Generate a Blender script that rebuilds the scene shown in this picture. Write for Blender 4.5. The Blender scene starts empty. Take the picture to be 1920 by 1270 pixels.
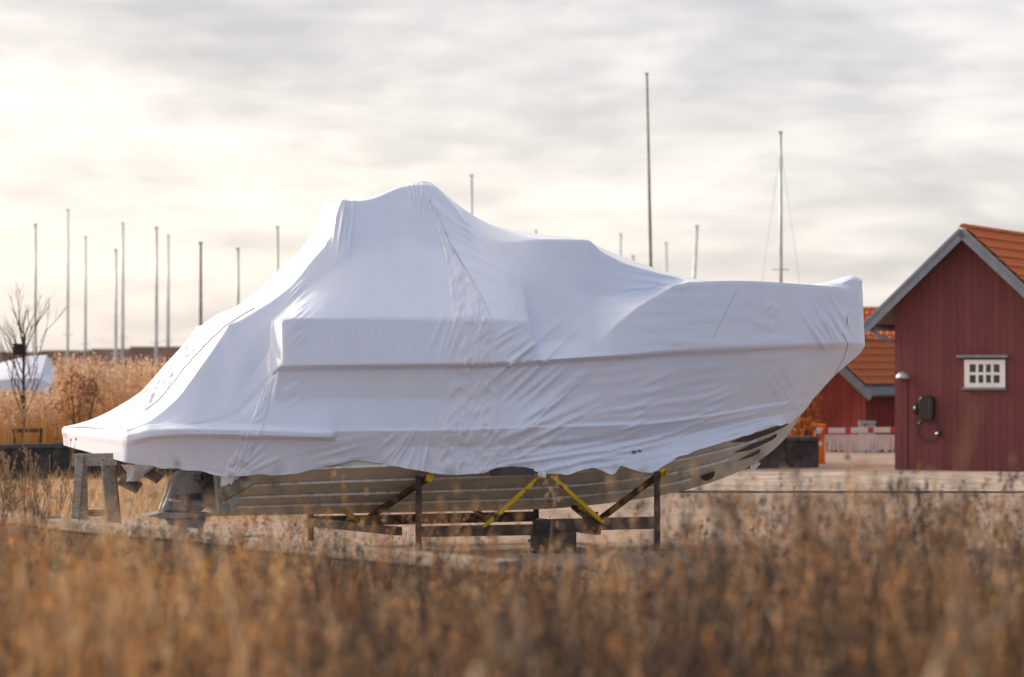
import bpy, bmesh, math, random
import numpy as np
from mathutils import Vector, Matrix

random.seed(7)
rng = np.random.default_rng(7)
R = math.radians
scene = bpy.context.scene
COL = scene.collection

# ------------------------------------------------------------------ camera
F = 5600.0            # focal length in photo pixels (1920 wide)
HZ = 700.0            # row of the horizon in the photo
CAMH = 2.2
cam_d = bpy.data.cameras.new('camera')
cam = bpy.data.objects.new('camera', cam_d)
COL.objects.link(cam)
cam.location = (0, 0, CAMH)
cam.rotation_euler = (R(90) + math.atan((HZ - 635) / F), 0, 0)
cam_d.sensor_width = 36
cam_d.lens = 36 * F / 1920
cam_d.clip_end = 6000
cam_d.dof.use_dof = True
cam_d.dof.focus_distance = 37.0
cam_d.dof.aperture_fstop = 1.6
cam_d.dof.aperture_blades = 9
scene.camera = cam

# ------------------------------------------------------------------ sky, sun, exposure
SUN_AZ = R(-64)       # measured from the view direction, negative = to the left
SUN_EL = R(24)
sd = Vector((math.sin(SUN_AZ) * math.cos(SUN_EL), math.cos(SUN_AZ) * math.cos(SUN_EL), math.sin(SUN_EL)))
world = bpy.data.worlds.new('World')
scene.world = world
world.use_nodes = True
nt = world.node_tree
nt.nodes.clear()


def N(t, kind, **kw):
    n = t.nodes.new(kind)
    for k, v in kw.items():
        if k in n.inputs.keys() if isinstance(k, str) else False:
            n.inputs[k].default_value = v
        else:
            setattr(n, k, v)
    return n


def ramp(t, stops, fac=None):
    n = t.nodes.new('ShaderNodeValToRGB')
    e = n.color_ramp.elements
    while len(e) < len(stops):
        e.new(0.5)
    for i, (p, c) in enumerate(stops):
        e[i].position = p
        e[i].color = (c[0], c[1], c[2], 1) if not isinstance(c, (int, float)) else (c, c, c, 1)
    if fac is not None:
        t.links.new(fac, n.inputs[0])
    return n


L = nt.links.new
tc = N(nt, 'ShaderNodeTexCoord')
mp = N(nt, 'ShaderNodeMapping')
mp.inputs['Scale'].default_value = (1.0, 1.0, 2.4)
mp.inputs['Rotation'].default_value = (0, R(-7), 0)
L(tc.outputs['Generated'], mp.inputs[0])
n1 = N(nt, 'ShaderNodeTexNoise', Scale=6.5, Detail=5.0, Roughness=0.55, Distortion=0.5)
L(mp.outputs[0], n1.inputs['Vector'])
mp2 = N(nt, 'ShaderNodeMapping')
mp2.inputs['Scale'].default_value = (1.0, 1.0, 4.5)
mp2.inputs['Location'].default_value = (3.1, 1.7, 0.4)
L(tc.outputs['Generated'], mp2.inputs[0])
n2 = N(nt, 'ShaderNodeTexNoise', Scale=26.0, Detail=4.0, Roughness=0.5, Distortion=0.2)
L(mp2.outputs[0], n2.inputs['Vector'])
mixn = N(nt, 'ShaderNodeMix', data_type='FLOAT')
mixn.inputs[0].default_value = 0.32
L(n1.outputs[0], mixn.inputs[2]); L(n2.outputs[0], mixn.inputs[3])
cloud = ramp(nt, [(0.36, (4.9, 4.75, 5.0)), (0.46, (6.4, 6.05, 6.05)), (0.55, (8.1, 7.6, 7.35)), (0.64, (9.6, 8.9, 8.4))], mixn.outputs[0])
# veiled sun: the cloud layer glows towards the sun
dt = N(nt, 'ShaderNodeVectorMath', operation='DOT_PRODUCT')
L(tc.outputs['Generated'], dt.inputs[0]); dt.inputs[1].default_value = sd
glow = N(nt, 'ShaderNodeMapRange')
glow.inputs[1].default_value = -1.0; glow.inputs[2].default_value = 1.0
L(dt.outputs['Value'], glow.inputs[0])
tint = ramp(nt, [(0.0, (0.42, 0.50, 0.68)), (0.42, (0.72, 0.77, 0.86)), (0.53, (0.90, 0.91, 0.94)), (0.63, (0.97, 0.96, 0.96)), (0.70, (0.97, 0.95, 0.935)), (0.77, (1.02, 0.97, 0.925)), (0.89, (1.75, 1.58, 1.34)), (1.0, (5.0, 4.3, 3.3))], glow.outputs[0])
warm = N(nt, 'ShaderNodeMix', data_type='RGBA', blend_type='MULTIPLY')
warm.inputs[0].default_value = 1.0
L(cloud.outputs[0], warm.inputs[6]); L(tint.outputs[0], warm.inputs[7])
sky = N(nt, 'ShaderNodeTexSky', sky_type='NISHITA')
sky.sun_disc = False
sky.sun_elevation = SUN_EL
sky.sun_rotation = SUN_AZ
sky.air_density = 1.0; sky.dust_density = 1.5
mx = N(nt, 'ShaderNodeMix', data_type='RGBA')
mx.inputs[0].default_value = 0.74
L(sky.outputs[0], mx.inputs[6]); L(warm.outputs[2], mx.inputs[7])
bg = N(nt, 'ShaderNodeBackground'); bg.inputs[1].default_value = 0.105
L(mx.outputs[2], bg.inputs[0])
wo = N(nt, 'ShaderNodeOutputWorld'); L(bg.outputs[0], wo.inputs[0])

sun_d = bpy.data.lights.new('sun', 'SUN')
sun_d.energy = 3.0; sun_d.angle = R(2.5); sun_d.color = (1.0, 0.84, 0.66)
sun = bpy.data.objects.new('sun', sun_d); COL.objects.link(sun)
sun.rotation_euler = sd.to_track_quat('Z', 'Y').to_euler()
scene.view_settings.view_transform = 'Standard'
scene.view_settings.look = 'None'
scene.view_settings.exposure = 0.42
scene.view_settings.gamma = 1.0

# ------------------------------------------------------------------ helpers
def W(px, py, Y):
    """photo pixel at depth Y -> world point"""
    return Vector(((px - 960) / F * Y, Y, CAMH + (HZ - py) / F * Y))


def mat(name, base=(0.5, 0.5, 0.5), rough=0.7, spec=0.3, var=0.0, vscale=6.0, bump=0.0, bscale=40.0, stretch=(1, 1, 1), metal=0.0, base2=None, mscale=None, lo=0.4, hi=0.65):
    m = bpy.data.materials.new(name); m.use_nodes = True
    t = m.node_tree; b = t.nodes['Principled BSDF']
    b.inputs['Base Color'].default_value = (*base, 1)
    b.inputs['Roughness'].default_value = rough
    b.inputs['Specular IOR Level'].default_value = spec
    b.inputs['Metallic'].default_value = metal
    c = N(t, 'ShaderNodeTexCoord'); mpn = N(t, 'ShaderNodeMapping'); mpn.inputs['Scale'].default_value = stretch
    t.links.new(c.outputs['Object'], mpn.inputs[0])
    if base2 is not None or var > 0:
        nz = N(t, 'ShaderNodeTexNoise', Scale=mscale or vscale, Detail=6.0, Roughness=0.6)
        t.links.new(mpn.outputs[0], nz.inputs['Vector'])
        if base2 is None:
            base_a = tuple(x * (1 - var) for x in base); base_b = tuple(min(1, x * (1 + var)) for x in base)
        else:
            base_a, base_b = base, base2
        rp = ramp(t, [(lo, base_a), (hi, base_b)], nz.outputs[0])
        t.links.new(rp.outputs[0], b.inputs['Base Color'])
    if bump > 0:
        nb = N(t, 'ShaderNodeTexNoise', Scale=bscale, Detail=5.0, Roughness=0.6)
        t.links.new(mpn.outputs[0], nb.inputs['Vector'])
        bm_ = N(t, 'ShaderNodeBump'); bm_.inputs['Strength'].default_value = bump; bm_.inputs['Distance'].default_value = 0.02
        t.links.new(nb.outputs[0], bm_.inputs['Height']); t.links.new(bm_.outputs[0], b.inputs['Normal'])
    return m


class MB:
    def __init__(s):
        s.v = []; s.f = []

    def add(s, vs, fs):
        o = len(s.v); s.v += [tuple(v) for v in vs]; s.f += [tuple(i + o for i in f) for f in fs]; return s

    def box(s, c, size, M=None):
        x, y, z = (k / 2 for k in size)
        vs = [Vector((a * x, b * y, d * z)) for a in (-1, 1) for b in (-1, 1) for d in (-1, 1)]
        if M is not None:
            vs = [M @ v for v in vs]
        c = Vector(c)
        return s.add([v + c for v in vs], [(0, 1, 3, 2), (4, 6, 7, 5), (0, 4, 5, 1), (2, 3, 7, 6), (0, 2, 6, 4), (1, 5, 7, 3)])

    def bar(s, p, q, w, h, up=(0, 0, 1)):
        p, q = Vector(p), Vector(q); d = (q - p).normalized(); up = Vector(up)
        if abs(d.dot(up)) > 0.98:
            up = Vector((0, 1, 0))
        a = d.cross(up).normalized(); b = a.cross(d)
        vs = []
        for e in (p, q):
            for i, j in ((-1, -1), (1, -1), (1, 1), (-1, 1)):
                vs.append(e + a * (i * w / 2) + b * (j * h / 2))
        return s.add(vs, [(3, 2, 1, 0), (4, 5, 6, 7), (0, 1, 5, 4), (1, 2, 6, 5), (2, 3, 7, 6), (3, 0, 4, 7)])

    def tube(s, pts, r, n=8, caps=True):
        pts = [Vector(p) for p in pts]; rs = r if isinstance(r, (list, tuple)) else [r] * len(pts)
        vs = []; fs = []
        for i, p in enumerate(pts):
            d = (pts[min(i + 1, len(pts) - 1)] - pts[max(i - 1, 0)]).normalized()
            up = Vector((0, 0, 1)) if abs(d.z) < 0.9 else Vector((1, 0, 0))
            a = d.cross(up).normalized(); b = a.cross(d)
            for k in range(n):
                t = 2 * math.pi * k / n
                vs.append(p + (a * math.cos(t) + b * math.sin(t)) * rs[i])
        for i in range(len(pts) - 1):
            for k in range(n):
                fs.append((i * n + k, i * n + (k + 1) % n, (i + 1) * n + (k + 1) % n, (i + 1) * n + k))
        if caps:
            fs.append(tuple(range(n - 1, -1, -1))); fs.append(tuple((len(pts) - 1) * n + k for k in range(n)))
        return s.add(vs, fs)

    def prism(s, poly, a, b):
        """poly: list of Vectors, extruded by vector from a to b offsets"""
        a, b = Vector(a), Vector(b); n = len(poly)
        vs = [Vector(p) + a for p in poly] + [Vector(p) + b for p in poly]
        return s.add(vs, [tuple(range(n - 1, -1, -1)), tuple(range(n, 2 * n))] + [(i, (i + 1) % n, n + (i + 1) % n, n + i) for i in range(n)])

    def build(s, name, m, parent=None, smooth=False, bevel=0.0, kind=None):
        me = bpy.data.meshes.new(name); me.from_pydata(s.v, [], s.f)
        bm_ = bmesh.new(); bm_.from_mesh(me)
        bmesh.ops.recalc_face_normals(bm_, faces=bm_.faces)
        if bevel > 0:
            bmesh.ops.bevel(bm_, geom=list(bm_.edges), offset=bevel, segments=1, affect='EDGES', clamp_overlap=True)
        bm_.to_mesh(me); bm_.free()
        return obj(name, me, m, parent, smooth, kind)


def obj(name, me, m, parent=None, smooth=False, kind=None):
    o = bpy.data.objects.new(name, me); COL.objects.link(o)
    if m is not None:
        if not me.materials:
            me.materials.append(m)
    if smooth:
        me.polygons.foreach_set('use_smooth', [True] * len(me.polygons))
    if parent is not None:
        o.parent = parent
        o.matrix_parent_inverse = parent.matrix_world.inverted() if False else Matrix.Identity(4)
        o.location = -Vector(parent.get('_o', (0, 0, 0)))
    if kind:
        o['kind'] = kind
    return o


def tag(o, label, cat, group=None):
    o['label'] = label; o['category'] = cat
    if group:
        o['group'] = group
    return o


def thing(name, label, cat, loc=(0, 0, 0), group=None):
    """Empty at the thing's base; parts are built in world space and shifted back by its place"""
    o = bpy.data.objects.new(name, None); COL.objects.link(o)
    o.location = loc; o['_o'] = tuple(loc); o.empty_display_size = 0.2
    return tag(o, label, cat, group)


def copy_part(src, parent, M=None):
    c = src.copy(); COL.objects.link(c); c.parent = parent
    if M is not None:
        c.matrix_local = M
    return c


def vnoise(x, y, seed=0):
    xi = np.floor(x).astype(int); yi = np.floor(y).astype(int); xf = x - xi; yf = y - yi

    def h(a, b):
        k = (a * 374761393 + b * 668265263 + seed * 974634777) & 0x7fffffff
        k = ((k ^ (k >> 13)) * 1274126177) & 0x7fffffff
        return ((k ^ (k >> 16)) & 0xffff) / 65535.0
    u = xf * xf * (3 - 2 * xf); v = yf * yf * (3 - 2 * yf)
    return (h(xi, yi) * (1 - u) + h(xi + 1, yi) * u) * (1 - v) + (h(xi, yi + 1) * (1 - u) + h(xi + 1, yi + 1) * u) * v - 0.5


# ------------------------------------------------------------------ materials
M = {}
M['gravel'] = None
def ground_material():
    m = bpy.data.materials.new('gravel_ground'); m.use_nodes = True; t = m.node_tree; b = t.nodes['Principled BSDF']
    c = N(t, 'ShaderNodeTexCoord')
    a = N(t, 'ShaderNodeTexNoise', Scale=0.35, Detail=5.0, Roughness=0.6); t.links.new(c.outputs['Object'], a.inputs['Vector'])
    f = N(t, 'ShaderNodeTexVoronoi', Scale=28.0); t.links.new(c.outputs['Object'], f.inputs['Vector'])
    g = N(t, 'ShaderNodeTexNoise', Scale=9.0, Detail=6.0, Roughness=0.7); t.links.new(c.outputs['Object'], g.inputs['Vector'])
    r1 = ramp(t, [(0.35, (0.37, 0.28, 0.23)), (0.65, (0.50, 0.40, 0.34))], a.outputs[0])
    r2 = ramp(t, [(0.3, (0.55, 0.5, 0.47)), (0.7, (1.2, 1.15, 1.1))], g.outputs[0])
    mm = N(t, 'ShaderNodeMix', data_type='RGBA', blend_type='MULTIPLY'); mm.inputs[0].default_value = 0.8
    t.links.new(r1.outputs[0], mm.inputs[6]); t.links.new(r2.outputs[0], mm.inputs[7])
    m3 = N(t, 'ShaderNodeMix', data_type='RGBA', blend_type='MULTIPLY'); m3.inputs[0].default_value = 0.45
    t.links.new(mm.outputs[2], m3.inputs[6]); t.links.new(f.outputs['Color'], m3.inputs[7])
    t.links.new(m3.outputs[2], b.inputs['Base Color']); b.inputs['Roughness'].default_value = 0.95
    bp = N(t, 'ShaderNodeBump'); bp.inputs['Strength'].default_value = 0.8; bp.inputs['Distance'].default_value = 0.03
    t.links.new(f.outputs['Distance'], bp.inputs['Height']); t.links.new(bp.outputs[0], b.inputs['Normal'])
    return m


M['gravel'] = ground_material()
M['paving'] = mat('pale_paving', (0.38, 0.32, 0.28), 0.95, 0.2, var=0.3, vscale=0.8, bump=0.3, bscale=60)
M['kerb'] = mat('kerb_stone', (0.12, 0.10, 0.095), 0.9, 0.2, var=0.3)
M['stone'] = mat('dark_stone', (0.045, 0.043, 0.045), 0.9, 0.2, base2=(0.11, 0.10, 0.095), mscale=2.5, bump=0.6, bscale=12)
M['coping'] = mat('coping_stone', (0.10, 0.10, 0.10), 0.9, 0.2, var=0.3)
M['red'] = mat('falu_red_boards', (0.165, 0.056, 0.058), 0.85, 0.15, base2=(0.185, 0.064, 0.065), mscale=2.0, stretch=(6, 6, 0.6), bump=0.25, bscale=30)
M['red2'] = mat('bright_red_boards', (0.16, 0.030, 0.024), 0.85, 0.15, base2=(0.20, 0.042, 0.032), mscale=2.0, stretch=(6, 6, 0.6), bump=0.25, bscale=30)
M['barge'] = mat('grey_blue_paint', (0.21, 0.235, 0.275), 0.6, 0.3, var=0.12, stretch=(1, 1, 1), bump=0.1)
M['bargedark'] = mat('dark_grey_paint', (0.10, 0.11, 0.13), 0.6, 0.3, var=0.15)
M['tile'] = mat('clay_tile', (0.44, 0.11, 0.038), 0.8, 0.25, base2=(0.60, 0.18, 0.06), mscale=3.0, bump=0.2, bscale=60)
M['tileold'] = mat('old_clay_tile', (0.36, 0.105, 0.045), 0.85, 0.2, base2=(0.50, 0.17, 0.07), mscale=2.0, bump=0.2, bscale=60)
for k_ in ('red', 'red2'):
    t_ = M[k_].node_tree; b_ = t_.nodes['Principled BSDF']; oi_ = N(t_, 'ShaderNodeObjectInfo')
    src_ = b_.inputs['Base Color'].links[0].from_socket; mr_ = N(t_, 'ShaderNodeMapRange'); mr_.inputs[3].default_value = .93; mr_.inputs[4].default_value = 1.06
    t_.links.new(oi_.outputs['Random'], mr_.inputs[0]); mm_ = N(t_, 'ShaderNodeMix', data_type='RGBA', blend_type='MULTIPLY'); mm_.inputs[0].default_value = 1
    t_.links.new(src_, mm_.inputs[6]); t_.links.new(mr_.outputs[0], mm_.inputs[7]); t_.links.new(mm_.outputs[2], b_.inputs['Base Color'])
M['white'] = mat('white_paint', (0.78, 0.78, 0.77), 0.5, 0.4, var=0.04)
M['zinc'] = mat('zinc_metal', (0.42, 0.44, 0.47), 0.4, 0.5, metal=0.6, var=0.1)
M['black'] = mat('black_plastic', (0.015, 0.016, 0.017), 0.35, 0.5)
M['glass'] = mat('window_glass', (0.035, 0.03, 0.02), 0.08, 0.6)
M['orange'] = mat('orange_paint', (0.80, 0.20, 0.012), 0.45, 0.4, var=0.08)
M['boomred'] = mat('red_reflective', (0.65, 0.06, 0.05), 0.5, 0.4)
M['cabinet'] = mat('cabinet_grey', (0.34, 0.37, 0.41), 0.5, 0.4, var=0.05)
M['mast'] = mat('hazed_mast_alloy', (0.50, 0.50, 0.51), 0.45, 0.5, metal=0.3, var=0.15, vscale=1.5)  # lightened so that distance haze is in the colour
M['mastwood'] = mat('mast_brown', (0.31, 0.285, 0.26), 0.6, 0.3, var=0.2)
M['wire'] = mat('rigging_wire', (0.25, 0.25, 0.26), 0.5, 0.5)
M['hull'] = None
M['gray'] = mat('drive_grey', (0.30, 0.325, 0.37), 0.4, 0.45, base2=(0.38, 0.40, 0.44), mscale=5, bump=0.08)
M['graydark'] = mat('drive_dark', (0.05, 0.055, 0.065), 0.5, 0.4, var=0.3)
M['chrome'] = mat('pale_edge_metal', (0.60, 0.60, 0.60), 0.35, 0.5, metal=0.4)  # plain pale metal for the cowl edge and ram rods
M['yellow'] = mat('yellow_rusty_paint', (0.55, 0.36, 0.015), 0.7, 0.3, base2=(0.10, 0.035, 0.015), mscale=7.0, bump=0.3, bscale=50, lo=0.5, hi=0.58)
M['rust'] = mat('rusty_steel', (0.075, 0.04, 0.025), 0.85, 0.25, base2=(0.22, 0.12, 0.03), mscale=8.0, bump=0.35, bscale=50, lo=0.5, hi=0.7)
M['steel'] = mat('dark_steel', (0.035, 0.031, 0.032), 0.7, 0.3, base2=(0.085, 0.06, 0.045), mscale=6.0, bump=0.2)
M['oldwood'] = mat('weathered_wood', (0.20, 0.185, 0.17), 0.9, 0.15, base2=(0.36, 0.33, 0.30), mscale=4.0, stretch=(1.2, 14, 14), bump=0.5, bscale=20)
M['plank'] = mat('dirty_plank', (0.16, 0.135, 0.10), 0.9, 0.15, base2=(0.34, 0.30, 0.25), mscale=7.0, bump=0.5, bscale=40)
M['timber'] = mat('silver_timber', (0.16, 0.145, 0.13), 0.8, 0.3, base2=(0.42, 0.385, 0.35), mscale=3.0, stretch=(0.7, 12, 12), bump=0.6, bscale=20)
M['timberdark'] = mat('dark_and_shaded_timber', (0.03, 0.027, 0.026), 0.85, 0.2, base2=(0.07, 0.06, 0.055), mscale=3.0, bump=0.4)  # dark wood; on the edging face its darkness paints shade
M['bark'] = mat('tree_bark', (0.085, 0.062, 0.048), 0.9, 0.1, var=0.3, bump=0.4)
M['tarp'] = mat('pale_blue_tarp', (0.60, 0.66, 0.80), 0.45, 0.4, var=0.06)
M['farroof'] = mat('far_roof', (0.11, 0.07, 0.062), 0.9, 0.1, var=0.3, vscale=0.6)
M['farwall'] = mat('far_red_wall', (0.17, 0.045, 0.035), 0.9, 0.1, var=0.25, vscale=0.6)
M['cord'] = mat('seam_cord', (0.52, 0.54, 0.62), 0.7, 0.2)
M['yellowcord'] = mat('yellow_cord', (0.62, 0.60, 0.44), 0.7, 0.2)


def wrap_material(name, base, rough, bump, bs, trans=0.12):
    m = bpy.data.materials.new(name); m.use_nodes = True; t = m.node_tree; b = t.nodes['Principled BSDF']
    b.inputs['Roughness'].default_value = rough; b.inputs['Specular IOR Level'].default_value = 0.9
    b.inputs['Coat Weight'].default_value = 0.35; b.inputs['Coat Roughness'].default_value = 0.12
    c = N(t, 'ShaderNodeTexCoord')
    n = N(t, 'ShaderNodeTexNoise', Scale=1.1, Detail=4.0); t.links.new(c.outputs['Object'], n.inputs['Vector'])
    r = ramp(t, [(0.35, tuple(x * 0.95 for x in base)), (0.65, base)], n.outputs[0]); t.links.new(r.outputs[0], b.inputs['Base Color'])
    mpn = N(t, 'ShaderNodeMapping'); mpn.inputs['Scale'].default_value = (1.0, 1.0, 2.2); t.links.new(c.outputs['Object'], mpn.inputs[0])
    nb = N(t, 'ShaderNodeTexNoise', Scale=bs, Detail=4.0, Roughness=0.5, Distortion=0.6); t.links.new(mpn.outputs[0], nb.inputs['Vector'])
    bp = N(t, 'ShaderNodeBump'); bp.inputs['Strength'].default_value = bump; bp.inputs['Distance'].default_value = 0.02
    t.links.new(nb.outputs[0], bp.inputs['Height']); t.links.new(bp.outputs[0], b.inputs['Normal'])
    tr = N(t, 'ShaderNodeBsdfTranslucent'); tr.inputs[0].default_value = (*base, 1)
    ms = N(t, 'ShaderNodeMixShader'); ms.inputs[0].default_value = trans
    t.links.new(b.outputs[0], ms.inputs[1]); t.links.new(tr.outputs[0], ms.inputs[2])
    t.links.new(ms.outputs[0], t.nodes['Material Output'].inputs[0])
    return m


M['wrap'] = wrap_material('shrink_wrap_film', (0.70, 0.785, 0.96), 0.14, 0.06, 5.0, 0.03)
M['wrapc'] = wrap_material('crinkled_wrap_film', (0.72, 0.79, 0.95), 0.18, 0.32, 26.0, 0.04)


def plant_material(name, trans=0.42):
    m = bpy.data.materials.new(name); m.use_nodes = True; t = m.node_tree; b = t.nodes['Principled BSDF']
    at = N(t, 'ShaderNodeAttribute'); at.attribute_name = 'col'
    t.links.new(at.outputs['Color'], b.inputs['Base Color']); b.inputs['Roughness'].default_value = 0.65
    b.inputs['Specular IOR Level'].default_value = 0.25
    tr = N(t, 'ShaderNodeBsdfTranslucent'); t.links.new(at.outputs['Color'], tr.inputs[0])
    ms = N(t, 'ShaderNodeMixShader'); ms.inputs[0].default_value = trans
    t.links.new(b.outputs[0], ms.inputs[1]); t.links.new(tr.outputs[0], ms.inputs[2])
    t.links.new(ms.outputs[0], t.nodes['Material Output'].inputs[0])
    return m


M['dry'] = plant_material('dry_plants')


def hull_material():
    m = bpy.data.materials.new('hull_bottom_paint'); m.use_nodes = True; t = m.node_tree; b = t.nodes['Principled BSDF']
    c = N(t, 'ShaderNodeTexCoord')
    n = N(t, 'ShaderNodeTexNoise', Scale=3.0, Detail=7.0, Roughness=0.65); t.links.new(c.outputs['Object'], n.inputs['Vector'])
    r = ramp(t, [(0.35, (0.45, 0.43, 0.365)), (0.62, (0.60, 0.575, 0.50))], n.outputs[0])
    t.links.new(r.outputs[0], b.inputs['Base Color']); b.inputs['Roughness'].default_value = 0.6
    return m


M['hull'] = hull_material()
M['strake'] = mat('strake_edge', (0.72, 0.72, 0.69), 0.6, 0.3, base2=(0.46, 0.44, 0.38), mscale=9, lo=0.45, hi=0.7)
M['topside'] = mat('navy_topside', (0.012, 0.013, 0.018), 0.25, 0.5)

# ------------------------------------------------------------------ ground and setting
def gz(x, y):
    """height of the ground"""
    t = np.clip((30.0 - y) / 8.0, 0, 1); t = t * t * (3 - 2 * t)
    return 0.55 * t


def sheet(name, x0, x1, ys, nx, zf, m, kind='structure'):
    xs = np.linspace(x0, x1, nx); v = []; f = []
    for y in ys:
        for x in xs:
            v.append((x, y, zf(x, y)))
    for j in range(len(ys) - 1):
        for i in range(nx - 1):
            a = j * nx + i; f.append((a, a + 1, a + nx + 1, a + nx))
    me = bpy.data.meshes.new(name); me.from_pydata(v, [], f)
    return obj(name, me, m, smooth=True, kind=kind)


sheet('ground', -2500, 2500, [-60, 0, 10, 18] + list(np.linspace(20, 32, 25)) + [40, 60, 100, 200, 600, 4500], 3, lambda x, y: float(gz(x, y)), M['gravel'])
sheet('paved_path', 2.0, 60, [55.2, 58, 62, 66.5], 3, lambda x, y: 0.004, M['paving'])
M['soilshade'] = mat('shade_dark_soil', (0.035, 0.026, 0.022), 0.95, 0.1, base2=(0.085, 0.06, 0.045), mscale=3.0, bump=0.6, bscale=25)
sheet('meadow_soil_shade', -80, 80, [-30, 0, 10, 18, 21, 22.6], 3, lambda x, y: float(gz(x, y)) + .006, M['soilshade'])  # dark sheet over the earth, painting the shade under the grass
wm = mat('harbour_water', (0.05, 0.065, 0.075), 0.12, 0.5, bump=0.25, bscale=3.0)
sheet('water', -400, 6, [74.5, 90, 120, 200, 420], 3, lambda x, y: .008, wm)
kb = MB()
kb.bar((1.5, 55.0, 0.012), (60, 53.6, 0.012), 0.08, 0.05)
kb.build('kerb', M['kerb'], kind='structure')

# long low wall behind the boat, left to right, made of stone blocks
def low_wall():
    a = W(-300, 900, 61.0); b = W(1527, 876, 70.0)
    a.z = 0; b.z = 0
    t = thing('stone_wall', 'long low dark stone wall running behind the wrapped boat', 'wall', tuple((a + b) / 2))
    d = (b - a); n = 26; d_ = d / n
    blk = MB().box((0, 0, 0.31), (d_.length - 0.015, 0.45, 0.62)).build('stone_block', M['stone'], t, bevel=0.012)
    cop = MB().box((0, 0, 0.675), (d_.length - 0.01, 0.52, 0.10)).build('coping_stone', M['coping'], t, bevel=0.012)
    mid = (a + b) / 2; ang = math.atan2(d.y, d.x)
    for i in range(n):
        p = a + d_ * (i + 0.5) - mid
        for src in (blk, cop):
            o = src if i == 0 else copy_part(src, t)
            o.location = (p.x, p.y, random.uniform(-0.008, 0.008)); o.rotation_euler = (0, 0, ang + random.uniform(-.004, .004))


low_wall()

# ------------------------------------------------------------------ the boat: local frame
YAW = R(18); CY, SY = math.cos(YAW), math.sin(YAW)
T0 = W(395, 968, 36.5)      # keel at the transom


def loc2w(xl, yl, z):
    return np.stack([T0.x + xl * CY + yl * SY, T0.y + xl * SY - yl * CY, z], -1)


def pix2loc(px, py, yl):
    k = (px - 960) / F
    xl = (k * (T0.y - yl * CY) - T0.x - yl * SY) / (CY - k * SY)
    Y = T0.y + xl * SY - yl * CY
    return xl, CAMH + (HZ - py) / F * Y


def wp(px, py, yl):
    xl, z = pix2loc(px, py, yl)
    return Vector(loc2w(np.array(xl), np.array(yl), np.array(z)))


def wl(xl, yl, z):
    return Vector((T0.x + xl * CY + yl * SY, T0.y + xl * SY - yl * CY, z))


def pchip(x, y, xq):
    x = np.asarray(x, float); y = np.asarray(y, float); h = np.diff(x); dl = np.diff(y) / h
    d = np.zeros_like(y)
    for i in range(1, len(x) - 1):
        if dl[i - 1] * dl[i] > 0:
            w1 = 2 * h[i] + h[i - 1]; w2 = h[i] + 2 * h[i - 1]
            d[i] = (w1 + w2) / (w1 / dl[i - 1] + w2 / dl[i])
    d[0] = dl[0]; d[-1] = dl[-1]
    k = np.clip(np.searchsorted(x, xq) - 1, 0, len(x) - 2); t = (xq - x[k]) / h[k]
    h00 = 2 * t**3 - 3 * t**2 + 1; h10 = t**3 - 2 * t**2 + t; h01 = -2 * t**3 + 3 * t**2; h11 = t**3 - t**2
    return h00 * y[k] + h10 * h[k] * d[k] + h01 * y[k + 1] + h11 * h[k] * d[k + 1]


rows = []
# each row: measured points (photo x, photo y, offset from the centre line in metres)
rows.append([(177,803,0),(210,793,0),(265,758,0),(330,672,0),(386,608,0),(414,592,0),(468,562,0),(505,530,0),(550,486,0),(590,446,0),(622,392,0),(690,375,0),(740,360,0),(764,347,0),(771,344,0),(804,344,0),(811,347,0),(826,358,0),(840,369,0),(868,390,0),(930,423,0),(1000,437,0),(1090,448,0),(1130,465,0),(1200,493,0),(1280,518,0),(1400,536,0),(1500,538,0),(1560,528,0),(1596,517,0),(1617,524,0)])
rows.append([(237,807,1.3),(270,795,1.3),(328,750,1.27),(386,675,1.1),(429,624,.93),(458,599,.92),(510,564,.9),(545,536,.85),(585,488,.72),(618,447,.58),(642,382,.4),(690,374,.3),(774,348,.12),(808,349,.12),(850,387,.28),(888,438,.55),(955,453,.8),(1020,449,.9),(1100,450,.9),(1130,473,.9),(1210,508,.85),(1290,526,.75),(1400,536,.5),(1500,537,.35),(1565,529,.2),(1602,519,.12),(1618,530,.08)])
rows.append([(238,808.5,1.31),(275,803,1.36),(345,770,1.37),(430,705,1.19),(475,640,1.06),(530,585,1.02),(600,528,.93),(670,480,.78),(760,450,.60),(830,468,.66),(900,505,.95),(960,525,1.12),(1050,537,1.13),(1120,556,1.08),(1200,549,.95),(1292,528,.86),(1400,531,.75),(1500,535,.5),(1570,533,.30),(1600,524,.2),(1616,530,.08)])
rows.append([(238,809,1.32),(290,801,1.42),(350,788,1.44),(430,750,1.34),(500,665,1.14),(516,640,1.2),(526,602,1.40),(560,598,1.44),(700,598,1.46),(850,600,1.47),(984,603,1.48),(995,612,1.47),(1002,642,1.38),(1060,640,1.36),(1116,640,1.42),(1160,605,1.43),(1215,564,1.38),(1290,530,1.22),(1400,527,1.0),(1500,533,.66),(1584,540,.34),(1590,541,.30),(1612,545,.12),(1618,552,.05)])
rows.append([(238,809.5,1.32),(290,805,1.43),(350,795,1.47),(430,775,1.42),(500,705,1.25),(512,690,1.3),(522,688,1.5),(640,686,1.53),(840,683,1.55),(940,680,1.55),(1130,668,1.5),(1350,655,1.14),(1500,648,.68),(1590,645,.32),(1596,645,.27),(1617,647,.08),(1622,648,.02)])
rows.append([(238,810,1.33),(290,808,1.43),(350,798,1.47),(430,780,1.43),(500,720,1.28),(512,703,1.3),(522,694,1.40),(640,692,1.43),(840,689,1.45),(940,686,1.45),(1130,675,1.40),(1350,662,1.04),(1500,655,.57),(1590,657,.17),(1608,660,.08),(1614,662,.0)])
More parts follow.
